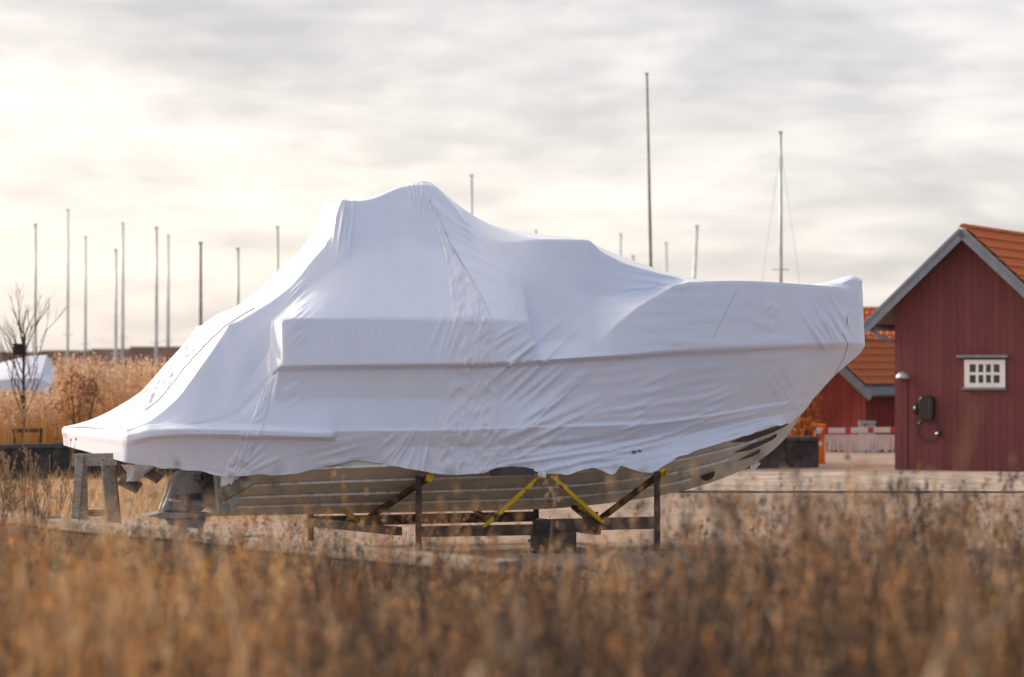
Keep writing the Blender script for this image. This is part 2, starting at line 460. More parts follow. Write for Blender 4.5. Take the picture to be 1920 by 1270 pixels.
rows.append([(238,811,1.33),(290,810,1.43),(350,800,1.48),(430,787,1.45),(505,760,1.39),(640,750,1.40),(840,748,1.41),(950,745,1.41),(1130,735,1.36),(1350,720,.9),(1480,708,.48),(1540,703,.2),(1567,702,0)])
rows.append([(238,812,1.34),(282,796,1.46),(350,794,1.48),(430,795,1.48),(520,797,1.48),(610,799,1.48),(640,803,1.46),(840,802,1.47),(950,798,1.46),(1130,793,1.34),(1250,787,1.1),(1330,776,.86),(1440,757,.45),(1500,748,.2),(1530,742,0)])
rows.append([(238,817,1.36),(284,807,1.56),(350,805,1.66),(430,806,1.66),(520,808,1.66),(622,811,1.66),(634,808,1.5),(840,807,1.49),(950,803,1.48),(1130,798,1.36),(1250,792,1.11),(1330,781,.87),(1440,762,.46),(1498,752,.2),(1526,747,0)])
rows.append([(238,827,1.36),(284,819,1.56),(350,815,1.66),(430,816,1.66),(520,818,1.66),(622,820,1.66),(634,818,1.48),(840,817,1.47),(950,813,1.46),(1130,808,1.33),(1250,801,1.07),(1330,790,.83),(1440,771,.42),(1496,759,.17),(1521,754,0)])
rows.append([(238,840,1.33),(290,824,1.44),(350,820,1.48),(430,821,1.48),(520,823,1.48),(622,826,1.47),(640,834,1.45),(840,838,1.42),(950,838,1.41),(1130,830,1.26),(1250,818,1.0),(1330,805,.77),(1440,783,.36),(1492,770,.12),(1512,766,0)])
rows.append([(238,869,1.3),(262,872,1.3),(300,876,1.32),(360,882,1.36),(415,893,1.38),(445,893,1.4),(475,892,1.42),(560,886,1.4),(610,874,1.39),(660,865,1.38),(715,870,1.39),(780,883,1.41),(850,889,1.41),(905,886,1.41),(935,876,1.4),(990,878,1.4),(1012,887,1.4),(1060,890,1.38),(1095,882,1.35),(1118,879,1.32),(1150,889,1.29),(1163,875,1.26),(1190,881,1.22),(1222,886,1.16),(1250,869,1.1),(1290,851,1.0),(1360,830,.76),(1420,809,.5),(1460,797,.27),(1491,793,0)])

NS = 820
rowpts = []
for r in rows:
    a = np.array(r, float)
    xl, z = pix2loc(a[:, 0], a[:, 1], a[:, 2])
    for i in range(1, len(xl)):
        xl[i] = max(xl[i], xl[i - 1] + 0.01)
    t = np.linspace(0, 1, NS); q = xl[0] + t * (xl[-1] - xl[0])
    rowpts.append(np.stack([q, pchip(xl, a[:, 2], q), pchip(xl, z, q)], -1))
rowpts = np.array(rowpts)                      # rows x NS x 3 (local)
nsub = [20, 28, 24, 20, 5, 11, 13, 5, 4, 6, 17]
sharp = {3: 0.0, 4: 0.0, 5: 0.1, 7: 0.1, 8: 0.02, 9: 0.03, 10: 0.05, 11: 0.0, 1: 0.12, 0: 0.15}
G = []; wt = []
for k in range(len(rows) - 1):
    for j in range(nsub[k]):
        u = j / nsub[k]
        G.append(rowpts[k] * (1 - u) + rowpts[k + 1] * u)
        wt.append(sharp.get(k, 1.0) if j == 0 else 1.0)
G.append(rowpts[-1]); wt.append(0.0)
G = np.array(G); wt = np.array(wt)
nh = len(G)
# both sides: starboard hem .. centre .. port hem
P = G[::-1].copy()
Q = G[1:].copy(); Q[:, :, 1] *= -1
FULL = np.concatenate([P, Q], 0); WT = np.concatenate([wt[::-1], wt[1:]])
for it in range(5):
    S = FULL.copy()
    S[1:-1] = 0.5 * FULL[1:-1] + 0.25 * (FULL[:-2] + FULL[2:])
    FULL = FULL * (1 - WT[:, None, None]) + S * WT[:, None, None]
for it in range(1):
    S = FULL.copy(); S[:, 1:-1] = 0.5 * FULL[:, 1:-1] + 0.25 * (FULL[:, :-2] + FULL[:, 2:]); FULL = S


def pull(xl, yl, h, w, lift_only=True):
    """a post head pushing the film up into a small tent"""
    global FULL
    d = np.sqrt((FULL[:, :, 0] - xl) ** 2 + (FULL[:, :, 1] - yl) ** 2)
    FULL[:, :, 2] += h * np.exp(-d / w)


for s_ in (1, -1):
    xa, za = pix2loc(430, 629, .95); pull(xa, .93 * s_, 0.11, 0.11)
    xa, za = pix2loc(641, 381, .4); pull(xa, .4 * s_, 0.06, 0.10)
xa, za = pix2loc(790, 344, 0.0); pull(xa, 0.0, 0.03, 0.1)
# the platform's far corner is shallower than the near one
pm = (FULL[:, :, 1] < 0) & (FULL[:, :, 0] < -0.6)
_, zt_ = pix2loc(237, 808, 1.3)
k_ = np.clip((-0.6 - FULL[:, :, 0]) / 0.8, 0, 1) * np.clip(-FULL[:, :, 1] / 1.3, 0, 1)
low = np.minimum(FULL[:, :, 2] - zt_, 0)
FULL[:, :, 2] -= np.where(pm, low * 0.45 * k_, 0)
FULL[:, :, 0] -= np.where(pm, .36 * k_, 0)


def project(w):
    return 960 + F * w[..., 0] / w[..., 1], HZ - F * (w[..., 2] - CAMH) / w[..., 1]


def normals(w):
    du = np.gradient(w, axis=1); dv = np.gradient(w, axis=0)
    n = np.cross(du, dv); l = np.linalg.norm(n, axis=-1, keepdims=True); n = n / np.maximum(l, 1e-9)
    return n


WG = loc2w(FULL[:, :, 0], FULL[:, :, 1], FULL[:, :, 2])
NRM = normals(WG)
# outward: starboard side points to the camera
mid = WG[nh // 2, NS // 2]
if NRM[nh // 3, NS // 2, 1] > 0:
    NRM = -NRM
PX, PY = project(WG)
# the same wrinkle field is used on both sides: the port side takes its mirror row's photo place
PXm = PX.copy(); PYm = PY.copy()
PXm[nh:] = PX[:nh - 1][::-1]; PYm[nh:] = PY[:nh - 1][::-1]
disp = np.zeros(PX.shape)


def wr(cx, cy, ang, ln, n, sp, amp, wd=None, fan=0.0, stag=0.0):
    global disp
    wd = wd or sp * 0.24
    for i in range(n):
        o = (i - (n - 1) / 2)
        a = R(ang + fan * o + random.uniform(-4, 4)); dx, dy = math.cos(a), -math.sin(a)
        nx_, ny_ = -math.sin(R(ang)), -math.cos(R(ang))
        ox = cx + nx_ * o * sp + dx * (stag * o + random.uniform(-.12, .12) * ln); oy = cy + ny_ * o * sp + dy * (stag * o + random.uniform(-.12, .12) * ln)
        u = (PXm - ox) * dx + (PYm - oy) * dy; v = (PXm - ox) * -dy + (PYm - oy) * dx
        v = v + 0.0015 * u * u / max(ln, 1) * random.uniform(-8, 8)
        l_ = ln * random.uniform(.6, 1.1)
        disp += 1.9 * amp * random.uniform(.6, 1.2) * np.exp(-np.abs(v / wd) ** 1.3) * np.exp(-(u / (l_ * .5)) ** 2)


wr(962, 650, 33, 80, 6, 13, .016); wr(1005, 725, 42, 150, 8, 17, .018); wr(1010, 800, 26, 170, 5, 15, .014)
wr(1060, 845, 10, 230, 4, 13, .016); wr(1290, 600, 2, 170, 7, 14, .007); wr(1556, 612, -58, 75, 6, 12, .013)
wr(1440, 590, -22, 45, 5, 11, .008); wr(1190, 700, 9, 160, 4, 22, .008); wr(1320, 720, 8, 110, 4, 20, .006)
wr(1200, 775, 24, 70, 7, 15, .010, stag=18); wr(1330, 760, 20, 80, 6, 12, .009, stag=20); wr(1475, 710, -62, 60, 5, 15, .010)
wr(1480, 745, 35, 50, 5, 10, .008); wr(560, 588, 42, 46, 9, 10, .007, stag=8); wr(640, 415, 84, 80, 5, 10, .014); wr(787, 368, 88, 44, 6, 7, .009, fan=5)
wr(1225, 520, -9, 130, 6, 8, .012, fan=-3); wr(865, 445, -32, 70, 6, 11, .010); wr(760, 850, 62, 75, 7, 14, .012, fan=-7)
wr(420, 865, -30, 110, 7, 10, .013, fan=-6); wr(470, 855, 50, 70, 6, 11, .013, fan=8); wr(195, 803, -14, 70, 5, 9, .012)
wr(550, 740, 30, 60, 3, 12, .008); wr(880, 520, -30, 60, 7, 12, .006); wr(840, 640, 70, 120, 4, 14, .008)
wr(1150, 860, 5, 120, 3, 14, .012); wr(1230, 840, 12, 130, 5, 12, .013); wr(1380, 800, 14, 120, 4, 11, .010); wr(620, 845, 12, 130, 4, 12, .007)
wr(845, 398, -47, 90, 2, 16, .022, 6); wr(1225, 775, 8, 420, 3, 9, .008); wr(900, 610, 28, 40, 5, 9, .008); wr(300, 745, 42, 120, 4, 12, .008); wr(1130, 560, 2, 60, 3, 9, .004); wr(1060, 470, -35, 40, 3, 9, .004); wr(1420, 655, 5, 160, 3, 16, .005); wr(700, 640, 88, 60, 9, 18, .0025); wr(1100, 700, 4, 150, 3, 18, .006)
XLg, YLg, Zg = FULL[:, :, 0], FULL[:, :, 1], FULL[:, :, 2]
arc = np.cumsum(np.concatenate([np.zeros((1, NS)), np.linalg.norm(np.diff(FULL, axis=0), axis=-1)], 0), 0)
disp += 0.010 * vnoise(XLg * 1.6, arc * 1.6, 3) + 0.004 * vnoise(XLg * 5, arc * 6, 5) + 0.0022 * vnoise(XLg * 14, arc * 16, 6)
def ridged(a, b, sd_):
    return np.abs(vnoise(a, b, sd_)) + .5 * np.abs(vnoise(a * 2.1 + 5, b * 2.1, sd_ + 1))


zone = np.exp(-((PXm - 1010) / 95) ** 2) * np.clip((PYm - 600) / 60, 0, 1) + .8 * np.exp(-((PXm - 1540) / 60) ** 2) * np.clip((PYm - 556) / 20, 0, 1) + .7 * np.exp(-((PYm - 855) / 32) ** 2) + .6 * np.exp(-((PXm - 860) / 60) ** 2 - ((PYm - 450) / 90) ** 2)
disp -= .014 * zone * ridged((XLg + arc * .5) * 7, (arc - XLg * .5) * 2.6, 71)
# loose fluttering hem
nr = np.arange(len(FULL)); hemw = np.exp(-np.minimum(nr, len(FULL) - 1 - nr) / 6.5)[:, None]
disp += hemw * 0.05 * (vnoise(XLg * 3.5, XLg * 0 + 3.3, 8) + 0.35 * vnoise(XLg * 11, XLg * 0 + 1.3, 9))
WG2 = WG + NRM * disp[..., None]
WG2[..., 2] += (hemw * 0.03 * (vnoise(XLg * 7, XLg * 0 + 7.7, 11) + 0.25 * vnoise(XLg * 20, XLg * 0 + 2.7, 12)))
NRM2 = normals(WG2)
if NRM2[nh // 3, NS // 2, 1] > 0:
    NRM2 = -NRM2
PX2, PY2 = project(WG2)

cover = thing('boat_cover', 'white shrink-wrap cover tightly wrapped over the whole motor boat', 'boat cover', tuple(wl(3.5, 0, 0)))


def grid_mesh(name, A, m, parent, extra=None, smooth=True):
    a, b = A.shape[:2]; idx = np.arange(a * b).reshape(a, b)
    q = np.stack([idx[:-1, :-1], idx[:-1, 1:], idx[1:, 1:], idx[1:, :-1]], -1).reshape(-1, 4)
    v = A.reshape(-1, 3).tolist(); f = q.tolist()
    if extra:
        f += extra(idx, v)
    me = bpy.data.meshes.new(name); me.from_pydata(v, [], f)
    bm_ = bmesh.new(); bm_.from_mesh(me); bmesh.ops.recalc_face_normals(bm_, faces=bm_.faces); bm_.to_mesh(me); bm_.free()
    return obj(name, me, m, parent, smooth)


def caps(idx, v):
    f = []
    for col, flip in ((0, 1), (NS - 1, 0)):
        c = idx[:, col]; n = len(c) // 2
        # strip of quads joining the two sides through intermediate points
        K = 10; prev = list(c[:n + 1])
        A0 = np.array([v[i] for i in c[:n + 1]]); B0 = np.array([v[i] for i in c[::-1][:n + 1]])
        for k in range(1, K + 1):
            if k == K:
                cur = list(c[::-1][:n + 1])
            else:
                pts = A0 * (1 - k / K) + B0 * (k / K)
                o = len(v); v.extend(pts.tolist()); cur = list(range(o, o + n)) + [int(c[n])]
            for j in range(n):
                quad = [int(prev[j]), int(prev[j + 1]), int(cur[j + 1]), int(cur[j])]
                qq = []
                for i in quad:
                    if i not in qq:
                        qq.append(i)
                if len(qq) > 2:
                    f.append(tuple(qq))
            prev = cur
    return f


grid_mesh('wrap_film', WG2, M['wrap'], cover, caps)

face_cam = (NRM2[..., 1] < 0.25)
vis_idx = np.argwhere(face_cam)
vis_px = PX2[face_cam]; vis_py = PY2[face_cam]; vis_w = WG2[face_cam]; vis_n = NRM2[face_cam]
vis_top = (np.minimum(vis_idx[:, 0], 10**6) > 0)


def on_cover(px, py, off=0.006):
    d = (vis_px - px) ** 2 + (vis_py - py) ** 2
    k = np.argpartition(d, 6)[:6]; w = 1 / (d[k] + 0.5); w /= w.sum()
    p = (vis_w[k] * w[:, None]).sum(0); n = (vis_n[k] * w[:, None]).sum(0); n /= np.linalg.norm(n)
    return p + n * off, n


def band(name, left, right, nu, y0, amp, off, sc):
    """film following the cover's own rows between two edge lines given as (photo x, photo y), top to bottom"""
    la, ra = np.array(left, float), np.array(right, float); A = []
    r1_ = nh - 1 - nsub[0]
    for r in range(r1_, -1, -1):
        px_, py_ = PX2[r], np.interp(PX[r], PX[r], PY[r])
        row = []
        for i in range(nu):
            u = i / (nu - 1); x = (left[0][0] + right[0][0]) / 2; y = 0
            for _ in range(4):
                cidx = np.interp(x, PX[r], np.arange(NS)); y = np.interp(cidx, np.arange(NS), PY[r])
                x = np.interp(y, la[:, 1], la[:, 0]) * (1 - u) + np.interp(y, ra[:, 1], ra[:, 0]) * u
            k0 = int(min(max(cidx, 0), NS - 2)); f_ = cidx - k0
            p = WG2[r, k0] * (1 - f_) + WG2[r, k0 + 1] * f_; n = NRM[r, k0] * (1 - f_) + NRM[r, k0 + 1] * f_
            e = min(1, 8 * u, 8 * (1 - u))
            X_, Y_ = np.array(x / 15 * sc), np.array(y / 15 * sc)
            q = amp * e * (.9 - 2.0 * float(ridged(X_ + .6 * Y_, Y_ * .45 - X_ * .3, 81)) - .9 * float(ridged(X_ * 2.3, Y_ * 1.7, 85)))
            row.append((p + n * (.002 + (off + max(q, -off * .8)) * e), y))
        if row[nu // 2][1] >= y0:
            A.append([a for a, _ in row])
    return grid_mesh(name, np.array(A), M['wrapc'], cover)


band('overlap_strip', [(803, 385), (824, 440), (838, 500), (845, 600), (838, 700), (820, 790), (806, 884)], [(812, 385), (842, 452), (878, 512), (905, 560), (925, 605), (934, 680), (944, 780), (954, 878)], 60, 385, 0.020, 0.010, 1.0)
band('tied_film', [(500, 705), (478, 770), (452, 830), (424, 868), (418, 893)], [(516, 705), (502, 770), (486, 830), (464, 868), (452, 893)], 26, 705, 0.022, 0.010, 1.1)
c0_ = len(FULL) // 2; hw_ = nsub[0] + nsub[1] // 2
TOPL = FULL[c0_ - hw_:c0_ + hw_ + 1].reshape(-1, 3); TOPW = WG2[c0_ - hw_:c0_ + hw_ + 1].reshape(-1, 3); TOPN = NRM2[c0_ - hw_:c0_ + hw_ + 1].reshape(-1, 3)


def on_top(xl, yl, off):
    d = (TOPL[:, 0] - xl) ** 2 + (TOPL[:, 1] - yl) ** 2
    k = np.argpartition(d, 5)[:5]; w = 1 / (d[k] + 1e-5); w /= w.sum()
    n = (TOPN[k] * w[:, None]).sum(0); n /= np.linalg.norm(n)
    if n[2] < 0:
        n = -n
    return (TOPW[k] * w[:, None]).sum(0) + n * off


def panel_mesh():
    xa, xb = pix2loc(258, 0, 0)[0], pix2loc(452, 0, 0)[0]; nv, nu = 70, 34; A = np.zeros((nv, nu, 3))
    for j in range(nv):
        t = j / (nv - 1)
        for i in range(nu):
            u = i / (nu - 1); yl = -.62 + 1.15 * u + .18 * t; e = min(1, 6 * u, 6 * (1 - u), 8 * t, 8 * (1 - t))
            q = -.05 * e * float(ridged(np.array(u * 7 + t * 4), np.array(t * 7 - u * 3), 44) - .3) + .02 * e * (vnoise(np.array(u * 9 + t * 3), np.array(t * 6 - u * 2), 41) + .8 * vnoise(np.array(u * 15 + t * 9), np.array(t * 15), 42) + .4 * vnoise(np.array(u * 34.), np.array(t * 40), 43))
            A[j, i] = on_top(xa + (xb - xa) * t, yl, .004 + .014 * e + float(q))
    grid_mesh('entry_panel', A, M['wrapc'], cover)
    for u in (0, 1):
        pts = [Vector(on_top(xa + (xb - xa) * t, -.62 + 1.15 * u + .18 * t, .008)) for t in np.linspace(0, 1, 40)]
        MB().tube(pts, .003, 5).build('panel_zip', M['yellowcord'], cover, smooth=True)
    for t in (0, 1):
        pts = [Vector(on_top(xa + (xb - xa) * t, -.62 + 1.15 * u + .18 * t, .008)) for u in np.linspace(0, 1, 24)]
        MB().tube(pts, .003, 5).build('panel_zip', M['yellowcord'], cover, smooth=True)


panel_mesh()


def seam(name, pts, r, m, n=30):
    a = np.array(pts, float); s = np.concatenate([[0], np.cumsum(np.hypot(*np.diff(a, axis=0).T))])
    t = np.linspace(0, s[-1], n)
    P_ = [Vector(on_cover(float(np.interp(q, s, a[:, 0])), float(np.interp(q, s, a[:, 1])), r * 0.7)[0]) for q in t]
    return MB().tube(P_, r, 5).build(name, m, cover, smooth=True)


seam('seam_line', [(803, 372), (816, 395), (842, 452), (878, 512), (905, 560), (920, 595)], .003, M['cord'], 44)
seam('seam_line', [(1390, 531), (1372, 562), (1352, 605), (1336, 633)], .003, M['cord'])
seam('seam_line', [(1580, 625), (1590, 645), (1583, 670), (1566, 700)], .005, M['cord'])
# small repair tape squares on the film
for (x, y, w_, h_) in ((1592, 600, 8, 18), (1198, 846, 6, 5), (1188, 848, 7, 6)):
    A = np.zeros((4, 4, 3))
    for j in range(4):
        for i in range(4):
            A[j, i] = on_cover(x + (i / 3 - .5) * w_, y + (j / 3 - .5) * h_, 0.014)[0]
    grid_mesh('tape_patch', A, M['white'] if h_ > 10 else M['plank'], cover)

# gathered, tied ends of the film at the stern
def bundle(top, bot, r0, r1, parent):
    mb = MB(); pts = []; n = 22
    for k in range(9):
        t = k / 8; c = top.lerp(bot, t)
        rr = r0 * (1 - t) ** 1.6 + r1 + (0.02 * t * t)
        for i in range(n):
            a = 2 * math.pi * i / n; q = rr * (1 + 0.22 * math.sin(7 * a + 3 * t) + 0.1 * math.sin(11 * a))
            pts.append((c.x + q * math.cos(a), c.y + q * math.sin(a) * 0.7, c.z + 0.01 * math.sin(5 * a)))
    fs = [(k * n + i, k * n + (i + 1) % n, (k + 1) * n + (i + 1) % n, (k + 1) * n + i) for k in range(8) for i in range(n)]
    fs.append(tuple(8 * n + i for i in range(n)))
    mb.add(pts, fs); mb.build('tied_bundle', M['wrapc'], parent, smooth=True)


bundle(wp(437, 868, 1.33), wp(428, 912, 1.28), 0.14, 0.06, cover)
bundle(wp(262, 872, -0.55), wp(250, 902, -0.6), 0.16, 0.05, cover)

# ------------------------------------------------------------------ hull
boat = thing('motor_boat', 'motor boat hull with ribbed olive-grey bottom under the white wrap', 'motor boat', tuple(wl(3.5, 0, T0.z)))


def rowcurve(r, n=140):
    a = np.array(r, float); xl, z = pix2loc(a[:, 0], a[:, 1], a[:, 2]); q = np.linspace(xl[0], xl[-1], n)
    return np.stack([q, pchip(xl, a[:, 2], q), pchip(xl, z, q)], -1)


keel = rowcurve([(395,968,0),(600,964,0),(800,960,0),(1010,955,0),(1120,946,0),(1210,934,0),(1300,915,0),(1360,895,0),(1410,872,0),(1450,844,0),(1478,815,0),(1496,788,0),(1525,746,0)])
chine = rowcurve([(463,888,1.3),(600,880,1.33),(800,872,1.35),(1000,864,1.30),(1130,854,1.15),(1250,842,.88),(1340,826,.62),(1420,808,.34),(1470,792,.14),(1495,776,.05),(1524,747,0)])
gun = rowcurve([(466,800,1.2),(700,790,1.25),(950,780,1.25),(1130,740,1.1),(1350,735,.60),(1450,735,.25),(1520,742,0)])
prof = []       # rows of the bottom, with a small ledge at every strake
fr = [0, .25, .25, .5, .5, .75, .75, 1.0, 1.0]
stepz = [0, 0, .028, 0, .028, 0, .028, 0, .04]
for f_, sz in zip(fr, stepz):
    c_ = keel * (1 - f_) + chine * f_
    c_[:, 2] += (-0.05 * math.sin(math.pi * f_)) * (1 - np.linspace(0, 1, 140) ** 6)
    fade = np.clip((1 - np.linspace(0, 1, 140)) * 6, 0, 1)
    c_[:, 2] += sz * fade
    if sz > 0:
        c_[:, 1] += 0.012 * fade
    prof.append(c_)
prof.append(gun)
prof = np.array(prof)
both = np.concatenate([prof[::-1], (prof * np.array([1, -1, 1]))[1:]], 0)
HW = loc2w(both[..., 0], both[..., 1], both[..., 2])
def hull_cap(idx, v):
    c = idx[:, 0]; n = len(c)
    f = []
    for j in range(n // 2):
        a, b, d, e = int(c[j]), int(c[j + 1]), int(c[n - 2 - j]), int(c[n - 1 - j])
        f.append((a, b, d, e) if b != d else (a, b, e))
    return f
ho = grid_mesh('hull', HW, M['hull'], boat, hull_cap, smooth=False)
# strakes: lighter worn spray rails along the ledges
for k, f_ in enumerate((.25, .5, .75, 1.0)):
    for s_ in (1, -1):
        c_ = prof[1 + 2 * k].copy(); c_[:, 2] += 0.012; c_[:, 1] += 0.012; c_ = c_[: 134 - 8 * (3 - k)]
        pts = [wl(p[0], p[1] * s_, p[2]) for p in c_[::3]]
        mb = MB()
        vs = []; fs = []
        for p in pts:
            out = Vector((SY, -CY, 0)) * s_
            for (o_, z_) in ((-.03, -.016), (.022, -.012), (.022, .016), (-.03, .022)):
                vs.append(p + out * o_ + Vector((0, 0, z_)))
        for i in range(len(pts) - 1):
            for q in range(4):
                fs.append((i * 4 + q, i * 4 + (q + 1) % 4, i * 4 + 4 + (q + 1) % 4, i * 4 + 4 + q))
        mb.add(vs, fs); mb.build('strake', M['strake'], boat)
# dark glossy bands between the strakes at the bow, above the waterline
for k in range(1, 4):
    A = []
    lo_, hi_ = prof[2 * k], prof[2 * k + 1]
    i0, i1 = 121 - 2 * k, 134 - (3 - k) * 4
    for i in range(i0, i1):
        col_ = []
        e = min(1, (i - i0) / 5)
        for u in (.5 - .32 * e, .5, .5 + .32 * e):
            p = lo_[i] * (1 - u) + hi_[i] * u
            col_.append(np.array(wl(p[0], p[1] + .012, p[2] - .004)))
        A.append(col_)
    grid_mesh('topside_band', np.array(A), M['topside'], boat)
# oval bow thruster opening: a solid disc, recess shade painted as dark colour
hx_, hy_ = project(HW); dd_ = (hx_[:len(HW) // 2] - 1322) ** 2 + (hy_[:len(HW) // 2] - 886) ** 2; ii_ = np.unravel_index(dd_.argmin(), dd_.shape)
th = MB(); cpt = Vector(HW[ii_])
ax = Vector((CY, SY, .25)).normalized(); bx_ = Vector((-.1, .35, 1)).normalized(); nn = Vector((SY, -CY, -.5)).normalized()
ring = [cpt + ax * (.10 * math.cos(a)) + bx_ * (.085 * math.sin(a)) for a in np.linspace(0, 2 * math.pi, 25)[:-1]]
th.prism(ring, nn * .012, nn * -.10); th.build('thruster_opening', M['timberdark'], boat)
kf = MB(); kf.tube([wp(1410, 880, 0), wp(1420, 866, 0)], [.03, .05], 10); kf.build('keel_fitting', M['white'], boat)
# transom shield and outdrive
od = MB()
def sidepoly(pl, yl):
    return [wp(x, y, yl) for x, y in pl]
side = Vector((SY, -CY, 0))
cowl = [(300, 958), (312, 925), (322, 896), (334, 884), (352, 879), (384, 880), (392, 900), (388, 935), (376, 958)]
o1 = MB().prism(sidepoly(cowl, 0.0), side * .17, side * -.17).build('outdrive', M['gray'], boat, bevel=.025)
MB().tube([wp(298, 960, .165), wp(312, 924, .17), wp(322, 897, .175), wp(333, 885, .175)], [.012, .02, .02, .012], 6).build('cowl_edge', M['chrome'], o1)
for o_ in o1.children:
    o_.location = (0, 0, 0)
MB().prism(sidepoly([(268, 966), (300, 959), (388, 960), (390, 968), (300, 971)], 0), side * .24, side * -.24).build('anti_ventilation_plate', M['gray'], boat, bevel=.015)
MB().prism(sidepoly([(308, 972), (386, 969), (380, 990), (330, 994)], 0), side * .06, side * -.06).build('gear_case', M['gray'], boat, bevel=.02)
MB().prism(sidepoly([(392, 885), (432, 886), (436, 940), (420, 962), (398, 958)], .1), side * .32, side * -.42).build('transom_shield', M['gray'], boat, bevel=.02)
MB().prism(sidepoly([(376, 881), (402, 881), (402, 952), (374, 948)], .1), side * .2, side * -.2).build('drive_bellows', M['graydark'], boat, bevel=.02)
for yy in (.26, -.26):
    MB().tube([wp(345, 941, yy), wp(392, 948, yy)], .035, 10).build('trim_ram', M['gray'], boat, smooth=True)
    MB().tube([wp(318, 937, yy), wp(346, 941, yy)], .018, 8).build('ram_rod', M['chrome'], boat, smooth=True)
for k, (x0, y0, x1, y1) in enumerate(((378, 890, 388, 945), (386, 886, 396, 950), (372, 900, 392, 930))):
    MB().tube([wp(x0, y0, .27), wp((x0 + x1) / 2 - 5, (y0 + y1) / 2, .3), wp(x1, y1, .27)], .014, 6).build('drive_hose', M['graydark'], boat, smooth=True)
MB().prism(sidepoly([(330, 928), (388, 924), (388, 934), (332, 938)], .19), side * .02, side * -.02).build('cowl_recess', M['graydark'], boat)
for (x, y) in ((366, 892), (366, 900), (368, 926)):
    MB().tube([wp(x, y, .17), wp(x, y, .185)], .012, 8).build('bolt', M['graydark'], boat)
MB().prism(sidepoly([(427, 925), (452, 918), (446, 940), (436, 960)], .8), side * .02, side * -.02).build('trim_tab', M['cabinet'], boat, bevel=.006)

# planks tied under the swim platform
def plank(pa, pb, w, th_, label):
    mb = MB(); mb.bar(pa, pb, w, th_, up=(0.3, -0.75, 0.6)); o = mb.build('wooden_plank', M['plank'], bevel=.008)
    return tag(o, label, 'plank', None)


plank(wp(415, 930, 1.35), wp(468, 899, 1.35), .16, .06, 'dirty wooden plank tied under the near stern corner beside the outdrive')
plank(wp(226, 898, -.7), wp(262, 916, -.6), .16, .06, 'weathered plank hanging from the far stern corner beside the sawhorse')
plank(wp(272, 882, -.6), wp(300, 900, -.5), .14, .05, 'dark plank behind the hanging plank at the far stern corner')

# ------------------------------------------------------------------ cradle
cr = thing('boat_cradle', 'steel boat cradle with dark posts and rusty yellow arms under the hull', 'boat cradle', tuple(wl(3.6, 0, 0)))


def gl(px, yl):
    return pix2loc(px, 900, yl)[0]


def steel(name, p, q, w, h, m='steel'):
    return MB().bar(p, q, w, h).build(name, M[m], cr, bevel=.006)


x1, x2 = gl(785, 1.25), gl(1232, 1.25)
for (px, yl, top) in ((785, 1.25, 893), (1232, 1.2, 884), (583, -1.2, 940), (1005, -1.2, 930)):
    xl = gl(px, yl); zt = pix2loc(px, top, yl)[1]
    steel('post', wl(xl, yl, 0.0), wl(xl, yl, zt), .075, .075)
    MB().box(wl(xl, yl, .012), (.22, .22, .024)).build('foot_plate', M['steel'], cr)
zb = .29
steel('side_beam', wl(x1, 1.245, zb), wl(gl(1000, 1.25), 1.245, zb), .09, .13)
steel('side_beam', wl(gl(1000, 1.25) + .005, 1.25, zb + .05), wl(x2, 1.2, zb + .06), .09, .15)
steel('side_beam', wl(gl(583, -1.2), -1.2, .31), wl(gl(1005, -1.2), -1.2, .33), .09, .13)
steel('cross_beam', wl(x1 - .25, 1.25, .30), wl(gl(583, -1.2), -1.2, .30), .10, .10)
steel('cross_beam', wl(gl(1120, 1.2), 1.2, .26), wl(gl(1005, -1.2), -1.2, .26), .10, .10)
MB().box(wl(gl(1040, 1.2), 1.15, .13), (.5, .3, .26), Matrix.Rotation(YAW, 3, 'Z')).build('base_block', M['steel'], cr, bevel=.01)
steel('support_arm', wp(803, 896, 1.27), wp(690, 972, .05), .08, .06, 'rust')
steel('support_arm', wp(1012, 894, 1.38), wp(905, 990, 1.3), .06, .05, 'yellow')
steel('support_arm', wp(1034, 893, 1.38), wp(1130, 980, 1.3), .06, .05, 'yellow')
steel('support_arm', wp(1244, 884, 1.22), wp(1124, 974, .1), .08, .06, 'rust')
steel('support_arm', wp(1075, 950, .1), wp(1116, 984, .6), .07, .05, 'rust')
steel('support_arm', wp(888, 955, -.6), wp(914, 972, -.3), .05, .05, 'rust')
steel('arm_bracket', wp(799, 895, 1.33), wp(810, 898, 1.33), .10, .09, 'yellow')
steel('arm_bracket', wp(1240, 889, 1.28), wp(1249, 885, 1.28), .10, .10, 'yellow')
for pxk, pyk in ((676, 966), (1114, 957)):
    a = wp(pxk, pyk, 0)
    steel('keel_support', Vector((a.x, a.y, .30)), a - Vector((0, 0, .02)), .10, .08, 'yellow')
    steel('keel_support', wp(pxk - 28, pyk - 6, .35), wp(pxk, pyk + 12, .02), .05, .05, 'yellow')
MB().box(wp(1016, 891, 1.4), (.10, .05, .07)).build('arm_pad', M['white'], cr, bevel=.01)
MB().bar(wp(920, 886, 1.36), wp(1000, 885, 1.36), .05, .08).build('hull_pad', M['graydark'], cr)

